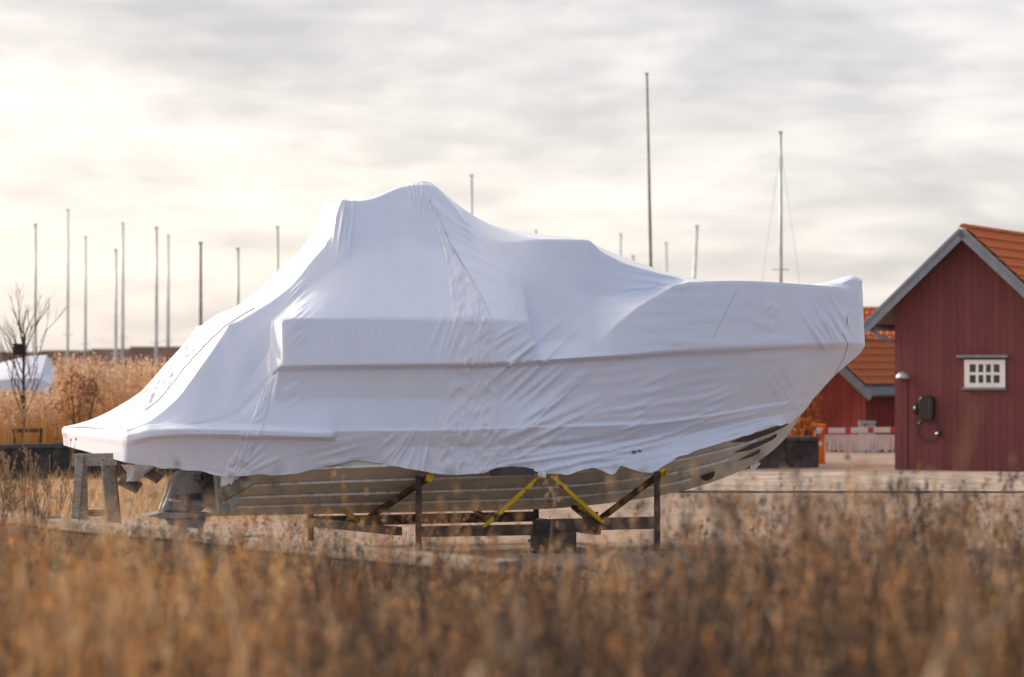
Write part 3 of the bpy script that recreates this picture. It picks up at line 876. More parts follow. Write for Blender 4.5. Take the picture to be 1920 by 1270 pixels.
# ------------------------------------------------------------------ sawhorse
def sawhorse():
    Y = 35.6
    base = W(180, 960, Y); base.z = 0
    t = thing('sawhorse', 'weathered grey wooden sawhorse standing beside the stern platform', 'sawhorse', tuple(base))
    b = lambda n, p, q, w, h: MB().bar(p, q, w, h).build(n, M['oldwood'], t, bevel=.005)
    b('top_beam', W(137, 863, Y), W(222, 861, Y - .25), .05, .15)
    for (xt, yt, xb, Yd, dx) in ((151, 852, 136, -.07, -.30), (156, 858, 158, .12, .34), (196, 852, 214, -.14, -.34), (208, 858, 226, .05, .30)):
        p = W(xt, yt, Y + Yd); q = W(xb, 985, Y + Yd + dx); q.z = 0.0
        b('leg', p, q, .10, .045)
    b('brace', W(150, 962, Y + .33), W(222, 962, Y + .24), .03, .08)


sawhorse()

# ------------------------------------------------------------------ timber edge in front
def timber_edge():
    a = W(-60, 955, 30.5); b = W(960, 1050, 22.5)
    t = thing('timber_edging', 'silvery weathered timber beam edging the bank in front of the boat', 'timber beam', (0, 26, 0.5))
    n = 5
    for i in range(n):
        p = a.lerp(b, i / n); q = a.lerp(b, (i + .992) / n)
        dz = random.uniform(-.01, .01)
        MB().bar(p + Vector((0, 0, dz - .05)), q + Vector((0, 0, dz - .05)), .22, .10).build('top_plank', M['timber'], t, bevel=.012)
        MB().bar(p + Vector((0, .02, -.31)), q + Vector((0, .02, -.31)), .18, .40).build('face_timber', M['timberdark'], t, bevel=.012)  # coloured dark to paint the beam's shaded side


timber_edge()

# ------------------------------------------------------------------ pantile roof helper
def tile_mesh(w=.24, l=.38):
    n = 6; vs = []; fs = []
    for j in (0, 1):
        for i in range(n + 1):
            u = i / n; x = (u - .5) * w; z = .028 * math.sin(u * 2 * math.pi) + (.022 if j == 0 else 0.0)
            vs.append((x, (j - .5) * l, z)); vs.append((x, (j - .5) * l, z - .016))
    m_ = 2 * (n + 1)
    for i in range(n):
        a = 2 * i
        fs += [(a, a + 2, m_ + a + 2, m_ + a), (a + 1, m_ + a + 1, m_ + a + 3, a + 3), (a, a + 1, a + 3, a + 2)]
    me = bpy.data.meshes.new('roof_tile'); me.from_pydata(vs, [], fs); return me


TILE = tile_mesh(); TILE2 = tile_mesh()
TILE.materials.append(M['tile']); TILE2.materials.append(M['tileold'])


def tiles(parent, origin, along, down, nrm, n_al, n_dn, me, pw=.21, pl=.32):
    """origin: upper corner of the slope; along: unit vector along the ridge; down: unit vector down the slope"""
    Mr = Matrix((along, -down, nrm)).transposed().to_4x4()
    for j in range(n_dn):
        for i in range(n_al):
            o = bpy.data.objects.new('roof_tile', me); COL.objects.link(o); o.parent = parent
            p = origin + along * ((i + .5) * pw) + down * ((j + .5) * pl) + nrm * (.035 + random.uniform(-.004, .004))
            Ml = Mr.copy(); Ml.translation = p - Vector(parent['_o'])
            o.matrix_local = Ml @ Matrix.Rotation(random.uniform(-.02, .02), 4, 'Z') @ Matrix.Rotation(-.05, 4, 'X')


def gabled(name, label, corner, ang, width, length, eave, apex, over, verge, wall_m, tile_me, n_al, n_dn, barge_m, board=.16, left_tiles=False):
    """corner: front left ground corner; gable faces the viewer, the ridge recedes along (sin ang, cos ang)"""
    t = thing(name, label, 'house' if width > 3 else 'shed', tuple(corner))
    ex = Vector((math.cos(ang), -math.sin(ang), 0)); ey = Vector((math.sin(ang), math.cos(ang), 0)); ez = Vector((0, 0, 1))
    pt = lambda u, v, z: corner + ex * u + ey * v + ez * z
    hw = width / 2; sl = (apex - eave) / hw
    # core behind the boards
    core = [pt(0, 0, 0), pt(width, 0, 0), pt(width, 0, eave), pt(hw, 0, apex), pt(0, 0, eave)]
    MB().prism(core, ey * .03, ey * length).build('wall_core', wall_m, t)
    nb = int(width / board)
    for i in range(nb):
        u0 = i * width / nb; u1 = (i + 1) * width / nb - .004
        h = lambda u: eave + sl * min(u, width - u) - .02
        um = None
        poly = [pt(u0, 0, 0), pt(u1, 0, 0), pt(u1, 0, h(u1)), pt(u0, 0, h(u0))]
        pr = 0 if i % 2 else .004
        MB().prism(poly, ey * (-.02 - pr), ey * .029).build('wall_board', wall_m, t)
    nb2 = int(min(length, 4) / board)
    for i in range(nb2):
        v0 = .03 + i * board
        pr = 0 if i % 2 else .004
        MB().prism([pt(width, v0, 0), pt(width, v0 + board - .008, 0), pt(width, v0 + board - .008, eave - .02), pt(width, v0, eave - .02)], ex * .001, ex * (.02 + pr)).build('wall_board', wall_m, t)
    # roof slabs
    for sgn in (-1, 1):
        dn = (ex * sgn * 1.0 - ez * sl).normalized(); nr_ = (ex * sgn * sl + ez).normalized()
        S = math.hypot(hw + over, (hw + over) * sl)
        rp = pt(hw, -verge, apex + .06)
        poly = [rp, rp + dn * S, rp + dn * S + nr_ * .07, rp + nr_ * .07]
        MB().prism(poly, ey * 0.0, ey * (length + 2 * verge)).build('roof', barge_m if sgn < 0 else M['bargedark'], t)
        # bargeboard and its cap strip
        bp_ = [rp - nr_ * .14, rp + dn * S - nr_ * .14, rp + dn * S + nr_ * .075, rp + nr_ * .075]
        MB().prism(bp_, ey * -.035, ey * -.003).build('bargeboard', barge_m, t)
        MB().prism([rp + nr_ * .02, rp + dn * S + nr_ * .02, rp + dn * S + nr_ * .085, rp + nr_ * .085], ey * -.06, ey * -.0355).build('verge_cap', barge_m, t)
        if sgn > 0 or left_tiles:
            tiles(t, rp + nr_ * .07 + ey * .10, ey, dn, nr_, n_al, n_dn, tile_me) if sgn > 0 else tiles(t, rp + nr_ * .07 + ey * (.10 + n_al * .21), -ey, dn, nr_, n_al, n_dn, tile_me)
    # ridge tiles
    for i in range(int(n_al * .21 / .34)):
        p = pt(hw, -verge + .12 + i * .34, apex + .15); mb = MB()
        arc_ = [p + ex * (.11 * math.cos(a)) + ez * (.09 * math.sin(a)) for a in np.linspace(0, math.pi, 7)]
        mb.prism(arc_, ey * 0, ey * .36).build('ridge_tile', tile_me.materials[0], t)
    return t, pt, ex, ey


a18 = R(26)
corner = Vector((8.72, 68.0, 0))
house, hp, hx, hy = gabled('red_boathouse', 'dark red wooden boathouse with grey bargeboards and orange tiled roof', corner, a18, 3.46, 6.0, 3.72, 5.32, .62, .45, M['red'], TILE, 26, 8, M['barge'])
# window in the gable
def hbox(name, u0, u1, z0, z1, d0, d1, m, parent=house, bevel=0.0):
    poly = [hp(u0, 0, z0), hp(u1, 0, z0), hp(u1, 0, z1), hp(u0, 0, z1)]
    return MB().prism(poly, hy * -d1, hy * -d0).build(name, m, parent, bevel=bevel)


u0, u1, z0, z1 = 1.66, 2.60, 1.88, 2.50
win = hbox('window', u0 + .05, u1 - .05, z0 + .05, z1 - .05, .033, .045, M['glass'])
for o in ((u0, u1, z0, z0 + .10), (u0, u1, z1 - .10, z1), (u0, u0 + .12, z0 + .10, z1 - .10), (u1 - .12, u1, z0 + .10, z1 - .10)):
    hbox('window_frame', *o, .033, .085, M['white'])
for k in (1, 2, 3):
    uu = u0 + .12 + (u1 - u0 - .24) * k / 4
    hbox('glazing_bar', uu - .03, uu + .03, z0 + .10, z1 - .10, .046, .075, M['white'])
hbox('glazing_bar', u0 + .12, u1 - .12, (z0 + z1) / 2 - .03, (z0 + z1) / 2 + .03, .046, .077, M['white'])
pw = (u1 - u0 - .24) / 4
for k in range(4):
    for j in range(2):
        a_ = u0 + .12 + pw * k; b_ = z0 + .10 + (z1 - z0 - .2) / 2 * j
        hbox('pane', a_ + .032, a_ + pw - .032, b_ + .032, b_ + (z1 - z0 - .2) / 2 - .032, .047, .052, M['glass'])
hbox('drip_board', u0 - .16, u1 + .08, z1 + .05, z1 + .11, .033, .16, M['barge'])
hbox('window_sill', u0 - .05, u1 + .03, z0 - .05, z0 - .002, .033, .13, M['barge'])
# gutter elbow at the left eave
ge = hp(-.50, -.25, 3.26)
MB().tube([ge, ge + hx * .10 - Vector((0, 0, .16)), ge + hx * .35 - Vector((0, 0, .28)), hp(-.04, -.06, 2.94)], .045, 8).build('downpipe', M['barge'], house, smooth=True)
MB().tube([hp(-.55, -.45, 3.24), hp(-.55, 6.2, 3.24)], .07, 8).build('gutter', M['barge'], house, smooth=True)
# dome lamp on the wall, with conduit
lamp = thing('wall_lamp', 'small white dome lamp on the red boathouse wall left of the window', 'lamp', tuple(hp(.25, -.1, 2.1)))
vs = []; fs = []; c0 = hp(.25, -.17, 2.08); nl = 14
for k in range(6):
    ph = math.pi / 2 * k / 5; rr = .17 * math.cos(ph) + .005
    for i in range(nl):
        a = 2 * math.pi * i / nl; vs.append(c0 + Vector((rr * math.cos(a), rr * math.sin(a), .15 * math.sin(ph))))
for k in range(5):
    for i in range(nl):
        fs.append((k * nl + i, k * nl + (i + 1) % nl, (k + 1) * nl + (i + 1) % nl, (k + 1) * nl + i))
fs.append(tuple(range(nl)))
MB().add(vs, fs).build('lamp_shade', M['zinc'], lamp, smooth=True)
MB().tube([hp(.25, -.03, 2.16), hp(.25, -.17, 2.16)], .025, 8).build('bracket', M['bargedark'], lamp)
MB().tube([hp(.28, -.045, 2.05), hp(.28, -.045, 0.02)], .018, 6).build('conduit', M['red'], lamp)
# hose reel box
reel = thing('cable_reel', 'black cable reel box with hanging loop mounted on the red boathouse wall', 'cable reel', tuple(hp(.75, 0, 1.0)))
rc = hp(.80, -.14, 1.42)
MB().prism([hp(.66, 0, 1.14), hp(.94, 0, 1.14), hp(.97, 0, 1.24), hp(.97, 0, 1.60), hp(.92, 0, 1.68), hp(.70, 0, 1.68), hp(.64, 0, 1.60), hp(.64, 0, 1.22)], hy * -.24, hy * -.034).build('reel_case', M['black'], reel, bevel=.015)
MB().tube([hp(.60, -.10, 1.38), hp(.50, -.10, 1.38)], [.13, .11], 12).build('reel_drum', M['black'], reel, smooth=True)
MB().prism([hp(.87, 0, 1.25), hp(.92, 0, 1.25), hp(.92, 0, 1.60), hp(.87, 0, 1.60)], hy * -.255, hy * -.241).build('handle', M['graydark'], reel)
lp = [hp(.80 + .26 * math.sin(a), -.06, .92 + .26 * math.cos(a)) for a in np.linspace(0.2, 6.0, 24)]
MB().tube(lp, .018, 6).build('cable_loop', M['graydark'], reel, smooth=True)
MB().tube([hp(1.02, -.08, .83), hp(1.10, -.14, .83)], .06, 10).build('plug', M['black'], reel)

# sheds behind
gabled('red_shed', 'bright red shed behind the bow with tiled roof sloping to the barrier', Vector((7.45, 84.5, 0)), R(35), 2.9, 5.0, 1.78, 3.0, .35, .3, M['red2'], TILE2, 22, 6, M['bargedark'])
sh = gabled('red_shed', 'far red shed whose orange tiled roof rises behind the smaller red shed', Vector((8.8, 98.0, 0)), R(84), 4.4, 7.0, 2.75, 4.1, .35, .3, M['red2'], TILE, 32, 7, M['bargedark'])

# ------------------------------------------------------------------ road barrier
Yb = 72.5
bar = thing('road_barrier', 'red and white boom barrier with hanging skirt on an orange post', 'barrier', tuple(W(1536, 870, Yb)))
MB().prism([W(1527, 871, Yb), W(1546, 871, Yb), W(1546, 797, Yb), W(1527, 797, Yb)], (0, -.12, 0), (0, .12, 0)).build('barrier_post', M['orange'], bar, bevel=.015)
MB().prism([W(1508, 806, Yb), W(1547, 806, Yb), W(1547, 795, Yb), W(1508, 795, Yb)], (0, -.14, 0), (0, .14, 0)).build('post_cap', M['orange'], bar, bevel=.015)
cs = W(1537, 832, Yb - .125)
MB().tube([cs, cs + Vector((0, -.012, 0))], .06, 16).build('round_sticker', M['white'], bar)
MB().box(W(1535, 808, Yb - .16), (.16, .08, .16)).build('boom_clamp', M['cabinet'], bar, bevel=.01)
nseg = 14
for i in range(nseg):
    xa_, xb_ = 1532 + i * 148 / nseg, 1532 + (i + 1) * 148 / nseg - .3
    MB().bar(W(xa_, 808 - i * .15, Yb - .26), W(xb_, 808 - i * .15, Yb - .26), .06, .13).build('boom_section', M['white'] if i % 4 != 1 else M['boomred'], bar)
for i in range(38):
    x = 1548 + i * 3.45; y1_ = 846 + random.uniform(-3, 3)
    MB().bar(W(x, 815, Yb - .26), W(x + random.uniform(-1, 1.5), y1_, Yb - .26), .035, .02).build('skirt_rod', M['white'], bar)
cab = thing('utility_cabinet', 'pale grey utility cabinet standing behind the boom barrier', 'cabinet', tuple(W(1625, 860, 83)))
MB().prism([W(1610, 851, 83), W(1640, 851, 83), W(1640, 794, 83), W(1610, 794, 83)], (0, -.15, 0), (0, .2, 0)).build('cabinet_body', M['cabinet'], cab, bevel=.01)
MB().prism([W(1608, 794, 83), W(1642, 794, 83), W(1640, 789, 83), W(1610, 789, 83)], (0, -.18, 0), (0, .22, 0)).build('cabinet_roof', M['zinc'], cab)
MB().prism([W(1613, 847, 83), W(1637, 847, 83), W(1637, 798, 83), W(1613, 798, 83)], (0, -.165, 0), (0, -.151, 0)).build('cabinet_door', M['cabinet'], cab)

# ------------------------------------------------------------------ masts beyond the reeds
def mast(px, top, Y, wpx, label, lean=0.0, m='mast', stays=False, base=720):
    d = .70 * wpx / F * Y
    a = W(px + lean, base, Y); a.z = 0.3; b = W(px, top, Y)
    t = thing('sailing_boat', 'sailing boat, ' + label, 'sailing boat', tuple(a), 'moored sailing boats')
    MB().tube([a, a.lerp(b, .6), b], [d / 2, d / 2, d / 2 * .75], 8).build('pole', M[m], t, smooth=True)
    hull_ = [Vector((a.x - 1.1, Y - 3.4, .15)), Vector((a.x + 1.1, Y - 3.4, .15)), Vector((a.x + 1.25, Y - .5, .15)), Vector((a.x + .8, Y + 2.6, .15)), Vector((a.x, Y + 4.2, .15)), Vector((a.x - .8, Y + 2.6, .15)), Vector((a.x - 1.25, Y - .5, .15))]
    MB().prism(hull_, (0, 0, -.14), (0, 0, .75)).build('hull', M['white'], t, bevel=.06)
    MB().box((a.x, Y - .3, 1.1), (1.3, 2.4, .45)).build('cabin', M['cabinet'], t, bevel=.08)
    h = b.z - a.z
    for f_ in (.55,) if stays else (.40,):
        p = a.lerp(b, f_)
        MB().tube([p + Vector((-.028 * h, .05, .0)), p, p + Vector((.028 * h, -.05, .0))], .016, 5).build('spreader', M[m], t)
    MB().box(b + Vector((0, 0, .03)), (d * 1.05, d * .8, .06)).build('masthead', M['mast'], t)
    if stays:
        for sx in (-1, 1):
            MB().tube([b - Vector((0, 0, .4)), Vector((a.x + sx * h * .13, a.y, .5))], .005, 4).build('stay', M['wire'], t)


mast(66, 423, 105, 8, 'mast leftmost of the row, rising above the bare young tree')
mast(127, 395, 130, 7, 'tallest thin mast among those left of the boat')
mast(160, 446, 135, 7, 'short thin mast just right of the tallest one on the left')
mast(217, 470, 115, 8, 'shorter mast of the close pair above the reed bed')
mast(230, 420, 145, 8, 'taller paler mast of the close pair above the reed bed')
mast(293, 428, 125, 9, 'thick mast of the pair just left of the sloping cover')
mast(315, 443, 150, 8, 'faint mast close to the right of the thick one')
mast(376, 457, 95, 10, 'dark thick mast rising behind the aft slope of the cover', m='mastwood')
mast(446, 468, 110, 9, 'mast showing only its top between the dark mast and the cover')
mast(520, 427, 120, 9, 'mast top just behind the steep aft edge of the cover')
mast(884, 330, 115, 9, 'mast top right behind the highest peak of the cover')
mast(1005, 434, 130, 6, 'tiny mast tip poking out over the cabin top of the cover')
mast(1213, 140, 85, 9, 'tallest mast of all, leaning slightly, behind the foredeck', lean=14, m='mastwood')
mast(1164, 440, 150, 8, 'pale mast tip left of the tallest mast', lean=-10)
mast(1187, 481, 160, 9, 'very short pale mast tip close beside the tallest mast')
mast(1249, 457, 155, 8, 'pale short mast just right of the tallest mast')
mast(1307, 425, 140, 10, 'leaning pale mast between the tallest and the stayed mast', lean=-20)
mast(1464, 250, 90, 10, 'tall mast with stays behind the bow rail', stays=True)

# ------------------------------------------------------------------ far left: boathouses, covered boat, tree
for i, (xa_, xb_, Y, hgt) in enumerate(((85, 175, 150, 657), (178, 250, 158, 654), (252, 345, 150, 650), (-90, 80, 165, 660))):
    lab = ['low dark red far boathouse beside the pale covered boat', 'dark far boathouse in the middle of the row behind the reeds', 'red far boathouse just left of the sloping cover', 'far boathouse behind the bare young tree'][i]
    p0, p1 = W(xa_, 700, Y), W(xb_, 700, Y); zt = W(0, hgt, Y).z
    t = thing('far_boathouse', lab, 'boathouse', (p0.x, Y, 0), 'far boathouses')
    MB().box(((p0.x + p1.x) / 2, Y, (zt - .7) / 2), (p1.x - p0.x, 4, zt - .7)).build('wall', M['farwall'], t)
    x0_, x1_ = p0.x - .2, p1.x + .2
    MB().prism([Vector((x0_, Y - 2.3, zt - .8)), Vector((x0_, Y, zt)), Vector((x0_, Y + 2.3, zt - .8))], (0, 0, 0), (x1_ - x0_, 0, 0)).build('roof', M['farroof'], t)
    for k in (.3, .7):
        MB().box((p0.x + (p1.x - p0.x) * k, Y - 2.02, 1.5), (.7, .06, .7)).build('window', M['white'], t)

cb = thing('covered_boat', 'pale blue tarpaulin-covered boat behind the reeds at the tree', 'boat', tuple(W(30, 760, 76)))
Yc = 76
A = []
for (x, yt, yb) in ((-60, 700, 735), (-20, 688, 735), (10, 678, 735), (50, 668, 735), (88, 666, 735), (104, 690, 735), (112, 700, 735)):
    rw = []
    for (dy, f_) in ((-1.2, 1.0), (-1.15, .62), (-.5, .26), (0, 0), (.5, .26), (1.15, .62), (1.2, 1.0)):
        p = W(x, yt + (yb - yt) * f_, Yc); rw.append((p.x, Yc + dy, p.z))
    A.append(rw)
grid_mesh('tarpaulin', np.array(A), M['tarp'], cb, smooth=False)
hb = MB(); pa, pb = W(-60, 735, Yc), W(112, 735, Yc)
hb.prism([Vector((pa.x, Yc, pa.z)), Vector((pb.x + .3, Yc, pa.z)), Vector((pb.x - .4, Yc, .5)), Vector((pa.x + .3, Yc, .5))], (0, -1.1, 0), (0, 1.1, 0)).build('hull', M['cabinet'], cb)


def branch_tree(base, height, label, m, seed=1, r0=.06, n_main=9, spread=.5, name='bare_tree', crown_from=.42):
    rnd = random.Random(seed); t = thing(name, label, 'tree', tuple(base)); tr = MB(); cr_ = MB()
    top = base + Vector((.03, 0, height * .93))
    tr.tube([base, base.lerp(top, .4) + Vector((.02, 0, 0)), base.lerp(top, .75), top], [r0, r0 * .8, r0 * .45, r0 * .12], 8)
    def grow(p, d, ln, r, lev):
        mid_ = p + d * ln * .5 + Vector((rnd.uniform(-.06, .06), rnd.uniform(-.06, .06), .02)) * ln
        q = p + d * ln + Vector((0, 0, .12 * ln)); cr_.tube([p, mid_, q], [r, r * .75, r * .4], 5, caps=False)
        if lev < 3:
            for k in range(rnd.randint(2, 4)):
                f_ = rnd.uniform(.35, 1.0); dd = (d + Vector((rnd.uniform(-.7, .7), rnd.uniform(-.7, .7), rnd.uniform(.0, .6)))).normalized()
                grow(p.lerp(q, f_), dd, ln * rnd.uniform(.4, .65), r * .5, lev + 1)
    for i in range(n_main):
        f_ = crown_from + (.95 - crown_from) * i / n_main; a = i * 2.4 + rnd.uniform(-.4, .4)
        d = Vector((math.cos(a) * spread, math.sin(a) * spread, .8)).normalized()
        grow(base.lerp(top, f_), d, height * (.42 - .26 * f_) * rnd.uniform(.8, 1.2), r0 * .3, 1)
    tr.build('trunk', m, t, smooth=True); cr_.build('crown', m, t)
    return t


tb = W(42, 840, 64); tb.z = 0
branch_tree(tb, 3.55, 'bare young tree with thin upright branches behind the wall', M['bark'], 4, .05, 18, .42, crown_from=.36)
bx = thing('nest_box', 'small dark nest box fixed to the bare young tree', 'nest box', tuple(W(36, 660, 63.8)))
MB().box(W(35, 656, 63.85), (.20, .16, .22)).build('box_body', M['timberdark'], bx)
MB().box(W(35, 646, 63.83), (.26, .24, .03)).build('box_roof', M['graydark'], bx)
st = thing('tree_stake_frame', 'dark wooden stake frame around the foot of the bare tree', 'tree stakes', tuple(W(52, 880, 63.4)))
for x in (28, 76):
    p = W(x, 803, 63.4); MB().bar((p.x, p.y, 0), p, .06, .06).build('stake', M['timberdark'], st)
MB().bar(W(24, 808, 63.35), W(80, 807, 63.35), .04, .08).build('rail', M['timberdark'], st)

# ------------------------------------------------------------------ dry plants (numpy)
class Plants:
    def __init__(s):
        s.v = []; s.f = []; s.c = []; s.n = 0

    def quads(s, V, Cc):
        """V: n x k x 4 x 3 strips of quads; Cc: n x 3"""
        n, k = V.shape[:2]
        s.v.append(V.reshape(-1, 3)); s.f.append((np.arange(n * k * 4).reshape(-1, 4) + s.n)); s.n += n * k * 4
        s.c.append(np.repeat(Cc, k * 4, 0))

    def stems(s, base, h, w, lean, colr, seg=3, face=None):
        n = len(base); az = rng.uniform(0, 2 * np.pi, n); ld = np.stack([np.cos(az), np.sin(az), np.zeros(n)], -1) * lean[:, None]
        fa = rng.uniform(0, np.pi, n) if face is None else face
        side_ = np.stack([np.cos(fa), np.sin(fa), np.zeros(n)], -1)
        pts = []
        for k in range(seg + 1):
            t = k / seg; c = base + ld * (t ** 1.8)[None] if False else base + ld * (t ** 1.8); c = c + np.array([0, 0, 1.0]) * (h * t)[:, None]
            ww = (w * (1 - .75 * t))[:, None]
            pts.append((c - side_ * ww / 2, c + side_ * ww / 2))
        V = np.stack([np.stack([pts[k][0], pts[k][1], pts[k + 1][1], pts[k + 1][0]], 1) for k in range(seg)], 1)
        s.quads(V, colr)
        return base + ld + np.array([0, 0, 1.0]) * h[:, None], ld

    def heads(s, tip, ln, rad, m, size, colr):
        """m small leaf-sized faces spread along each head"""
        n = len(tip); k = m
        t = rng.uniform(0, 1, (n, k)); a = rng.uniform(0, 2 * np.pi, (n, k)); rr = rad[:, None] * np.sqrt(rng.uniform(0, 1, (n, k))) * (1 - .6 * t)
        c = tip[:, None] + np.stack([rr * np.cos(a), rr * np.sin(a), (t - .6) * ln[:, None]], -1)
        d1 = rng.normal(size=(n, k, 3)); d1 /= np.linalg.norm(d1, axis=-1, keepdims=True); d2 = np.cross(d1, rng.normal(size=(n, k, 3))); d2 /= np.linalg.norm(d2, axis=-1, keepdims=True)
        sz = (size * rng.uniform(.6, 1.3, (n, k)))[..., None]
        V = np.stack([c - d1 * sz, c + d2 * sz * .45, c + d1 * sz, c - d2 * sz * .45], 2)
        s.quads(V, colr)

    def build(s, name, m, kind='stuff', parent=None):
        v = np.concatenate(s.v); f = np.concatenate(s.f); c = np.concatenate(s.c)
        me = bpy.data.meshes.new(name); me.vertices.add(len(v)); me.vertices.foreach_set('co', v.astype(np.float32).ravel())
        me.loops.add(f.size); me.loops.foreach_set('vertex_index', f.astype(np.int32).ravel())
        me.polygons.add(len(f)); me.polygons.foreach_set('loop_start', np.arange(0, f.size, 4, dtype=np.int32))
        me.update(calc_edges=True)
        at = me.color_attributes.new('col', 'FLOAT_COLOR', 'POINT'); at.data.foreach_set('color', np.concatenate([c, np.ones((len(c), 1))], 1).astype(np.float32).ravel())
        return obj(name, me, m, parent, kind=kind)


GOLD = np.array([(.40, .225, .10), (.32, .165, .07), (.46, .30, .155), (.30, .145, .055), (.38, .26, .16), (.42, .20, .065)])
DARK = np.array([(.045, .033, .031), (.07, .049, .042), (.10, .068, .052), (.035, .028, .03)])  # dark plant tones; in the meadow they also paint shade


def pal(P_, n, jit=.18):
    c = P_[rng.integers(0, len(P_), n)] * rng.uniform(1 - jit, 1 + jit, (n, 1)); return np.clip(c, 0, 1)


def field(n, y0, y1, xmul, xoff=0.0, power=1.0):
    y = y0 + (y1 - y0) * rng.uniform(0, 1, n) ** power
    x = rng.uniform(-1, 1, n) * (y * .1714 * xmul + .4) + xoff
    return np.stack([x, y, gz(x, y)], -1)


def patchy(b, sc=1.0, seed=31):
    return vnoise(b[:, 0] * sc, b[:, 1] * sc * .7, seed) + .5 * vnoise(b[:, 0] * sc * 2.7, b[:, 1] * sc * 2, seed + 1)


# tall meadow in the foreground: clumps, each of one colour, dark ones also painting shade
g = Plants()


def clumps(n, y0, y1, per, rad, top, jit, pw=1.0):
    c = field(n, y0, y1, 1.5, power=pw)
    top = top + np.interp(960 + F * c[:, 0] / c[:, 1], [0, 300, 700, 1000, 1300, 1920], [-45, -8, 18, 0, 8, 12])
    lim = 2.2 - (top + jit * (vnoise(c[:, 0] * 1.1, c[:, 1] * .7, 77) + .6 * vnoise(c[:, 0] * 4, c[:, 1] * 2, 78)) - HZ) / F * c[:, 1] - c[:, 2]
    hc = np.clip(lim, .2, 1.2) * rng.uniform(.55, 1.05, n)
    k = np.repeat(np.arange(n), per); a = rng.uniform(0, 2 * np.pi, len(k)); rr = rad * np.sqrt(rng.uniform(0, 1, len(k)))
    b = c[k] + np.stack([rr * np.cos(a), rr * np.sin(a), 0 * a], -1); b[:, 2] = gz(b[:, 0], b[:, 1])
    return c, hc, k, b


c, hc, k, b = clumps(1500, 9.0, 22.0, 12, .06, 1046, 160, 1.25)
pn = patchy(c, .8)
gold = rng.uniform(0, 1, len(c)) < np.clip(np.interp(c[:, 1], [10, 13, 16, 24], [.66, .46, .22, .14]) + pn * 2.4, .03, .92)  # dark share rises with distance to paint the shaded band
cc = np.where(gold[:, None], pal(GOLD, len(c), .3), pal(DARK, len(c), .3))
colr = np.clip(cc[k] * rng.uniform(.8, 1.25, (len(k), 1)), 0, 1)
h = hc[k] * rng.uniform(.6, 1.05, len(k))
tip, _ = g.stems(b, h, rng.uniform(.005, .011, len(k)), rng.uniform(.03, .3, len(k)) * h, colr)
hs = rng.uniform(0, 1, len(k)) < .5
g.heads(tip[hs], rng.uniform(.06, .2, hs.sum()), rng.uniform(.012, .035, hs.sum()), 8, .016, np.clip(colr[hs] * rng.uniform(1.0, 1.5, (hs.sum(), 1)), 0, .8))
# broad dry leaves and straw low in the stand
c, hc, k, b = clumps(650, 8.5, 20.0, 9, .10, 1110, 120, 1.2)
cc = np.where((rng.uniform(0, 1, len(c)) < np.interp(c[:, 1], [10, 14, 18], [.8, .5, .15]))[:, None], pal(GOLD * 1.25, len(c), .3), pal(DARK, len(c), .3)); h = hc[k] * rng.uniform(.4, 1.0, len(k))
g.stems(b, h, rng.uniform(.010, .024, len(k)), rng.uniform(.25, .9, len(k)) * h, np.clip(cc[k] * rng.uniform(.8, 1.2, (len(k), 1)), 0, 1), 4)
# dark woody undergrowth, shade between the stems put into its colour
c, hc, k, b = clumps(1100, 8.5, 23.0, 8, .12, 1070, 110)
h = hc[k] * rng.uniform(.5, 1.0, len(k)); t_, _ = g.stems(b, h, rng.uniform(.006, .012, len(k)), rng.uniform(.1, .5, len(k)) * h, pal(DARK * .8, len(k)), 3)
for q in range(3):
    f_ = rng.uniform(.3, .95, len(k)); bb = b + (t_ - b) * f_[:, None]; hh = rng.uniform(.05, .22, len(k))
    g.stems(bb, hh, np.full(len(k), .005), hh * .9, pal(DARK, len(k)), 2)
# pale straws, their colour brightened to paint glints of sun
c, hc, k, b = clumps(620, 8.5, 23.5, 2, .05, 1010, 190)
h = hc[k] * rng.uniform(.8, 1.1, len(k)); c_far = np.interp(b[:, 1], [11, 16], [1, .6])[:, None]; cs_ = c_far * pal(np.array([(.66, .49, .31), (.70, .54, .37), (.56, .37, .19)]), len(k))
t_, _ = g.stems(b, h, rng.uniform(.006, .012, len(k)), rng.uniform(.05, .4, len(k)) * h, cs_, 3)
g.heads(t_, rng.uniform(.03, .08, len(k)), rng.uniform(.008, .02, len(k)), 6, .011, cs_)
g.build('dry_meadow_grass', M['dry'])['label'] = 'dry brown meadow grass filling the foreground'

# sparser taller weeds that overlap the hull and the yard
g = Plants()
b = np.concatenate([field(150, 9, 22, 1.3), field(170, 9, 22, .5) * np.array([1, 1, 1])]); b[150:, 0] = rng.uniform(.055, .19, 170) * b[150:, 1]
top_ = 2.2 - (rng.uniform(890, 1020, len(b)) - HZ) / F * b[:, 1] - b[:, 2]
h = np.clip(top_, .4, 1.45)
colr = pal(np.concatenate([GOLD, GOLD, DARK]), len(b))
colr = np.where((rng.uniform(0, 1, len(b)) < .55)[:, None], pal(DARK * 1.3, len(b)), colr)
tip, ld = g.stems(b, h, rng.uniform(.006, .011, len(b)), rng.uniform(.05, .3, len(b)), colr, 4)
g.heads(tip, rng.uniform(.08, .22, len(b)), rng.uniform(.012, .03, len(b)), 12, .014, colr)
for k in range(6):
    f_ = rng.uniform(.4, .95, len(b)); bb = b + (tip - b) * f_[:, None]
    hh = rng.uniform(.06, .2, len(b)); t2, _ = g.stems(bb, hh, np.full(len(b), .005), hh * .7, colr)
    g.heads(t2, rng.uniform(.04, .08, len(b)), rng.uniform(.012, .025, len(b)), 8, .014, colr)
g.build('tall_dry_weeds', M['dry'])['label'] = 'tall dry weeds standing above the meadow grass'

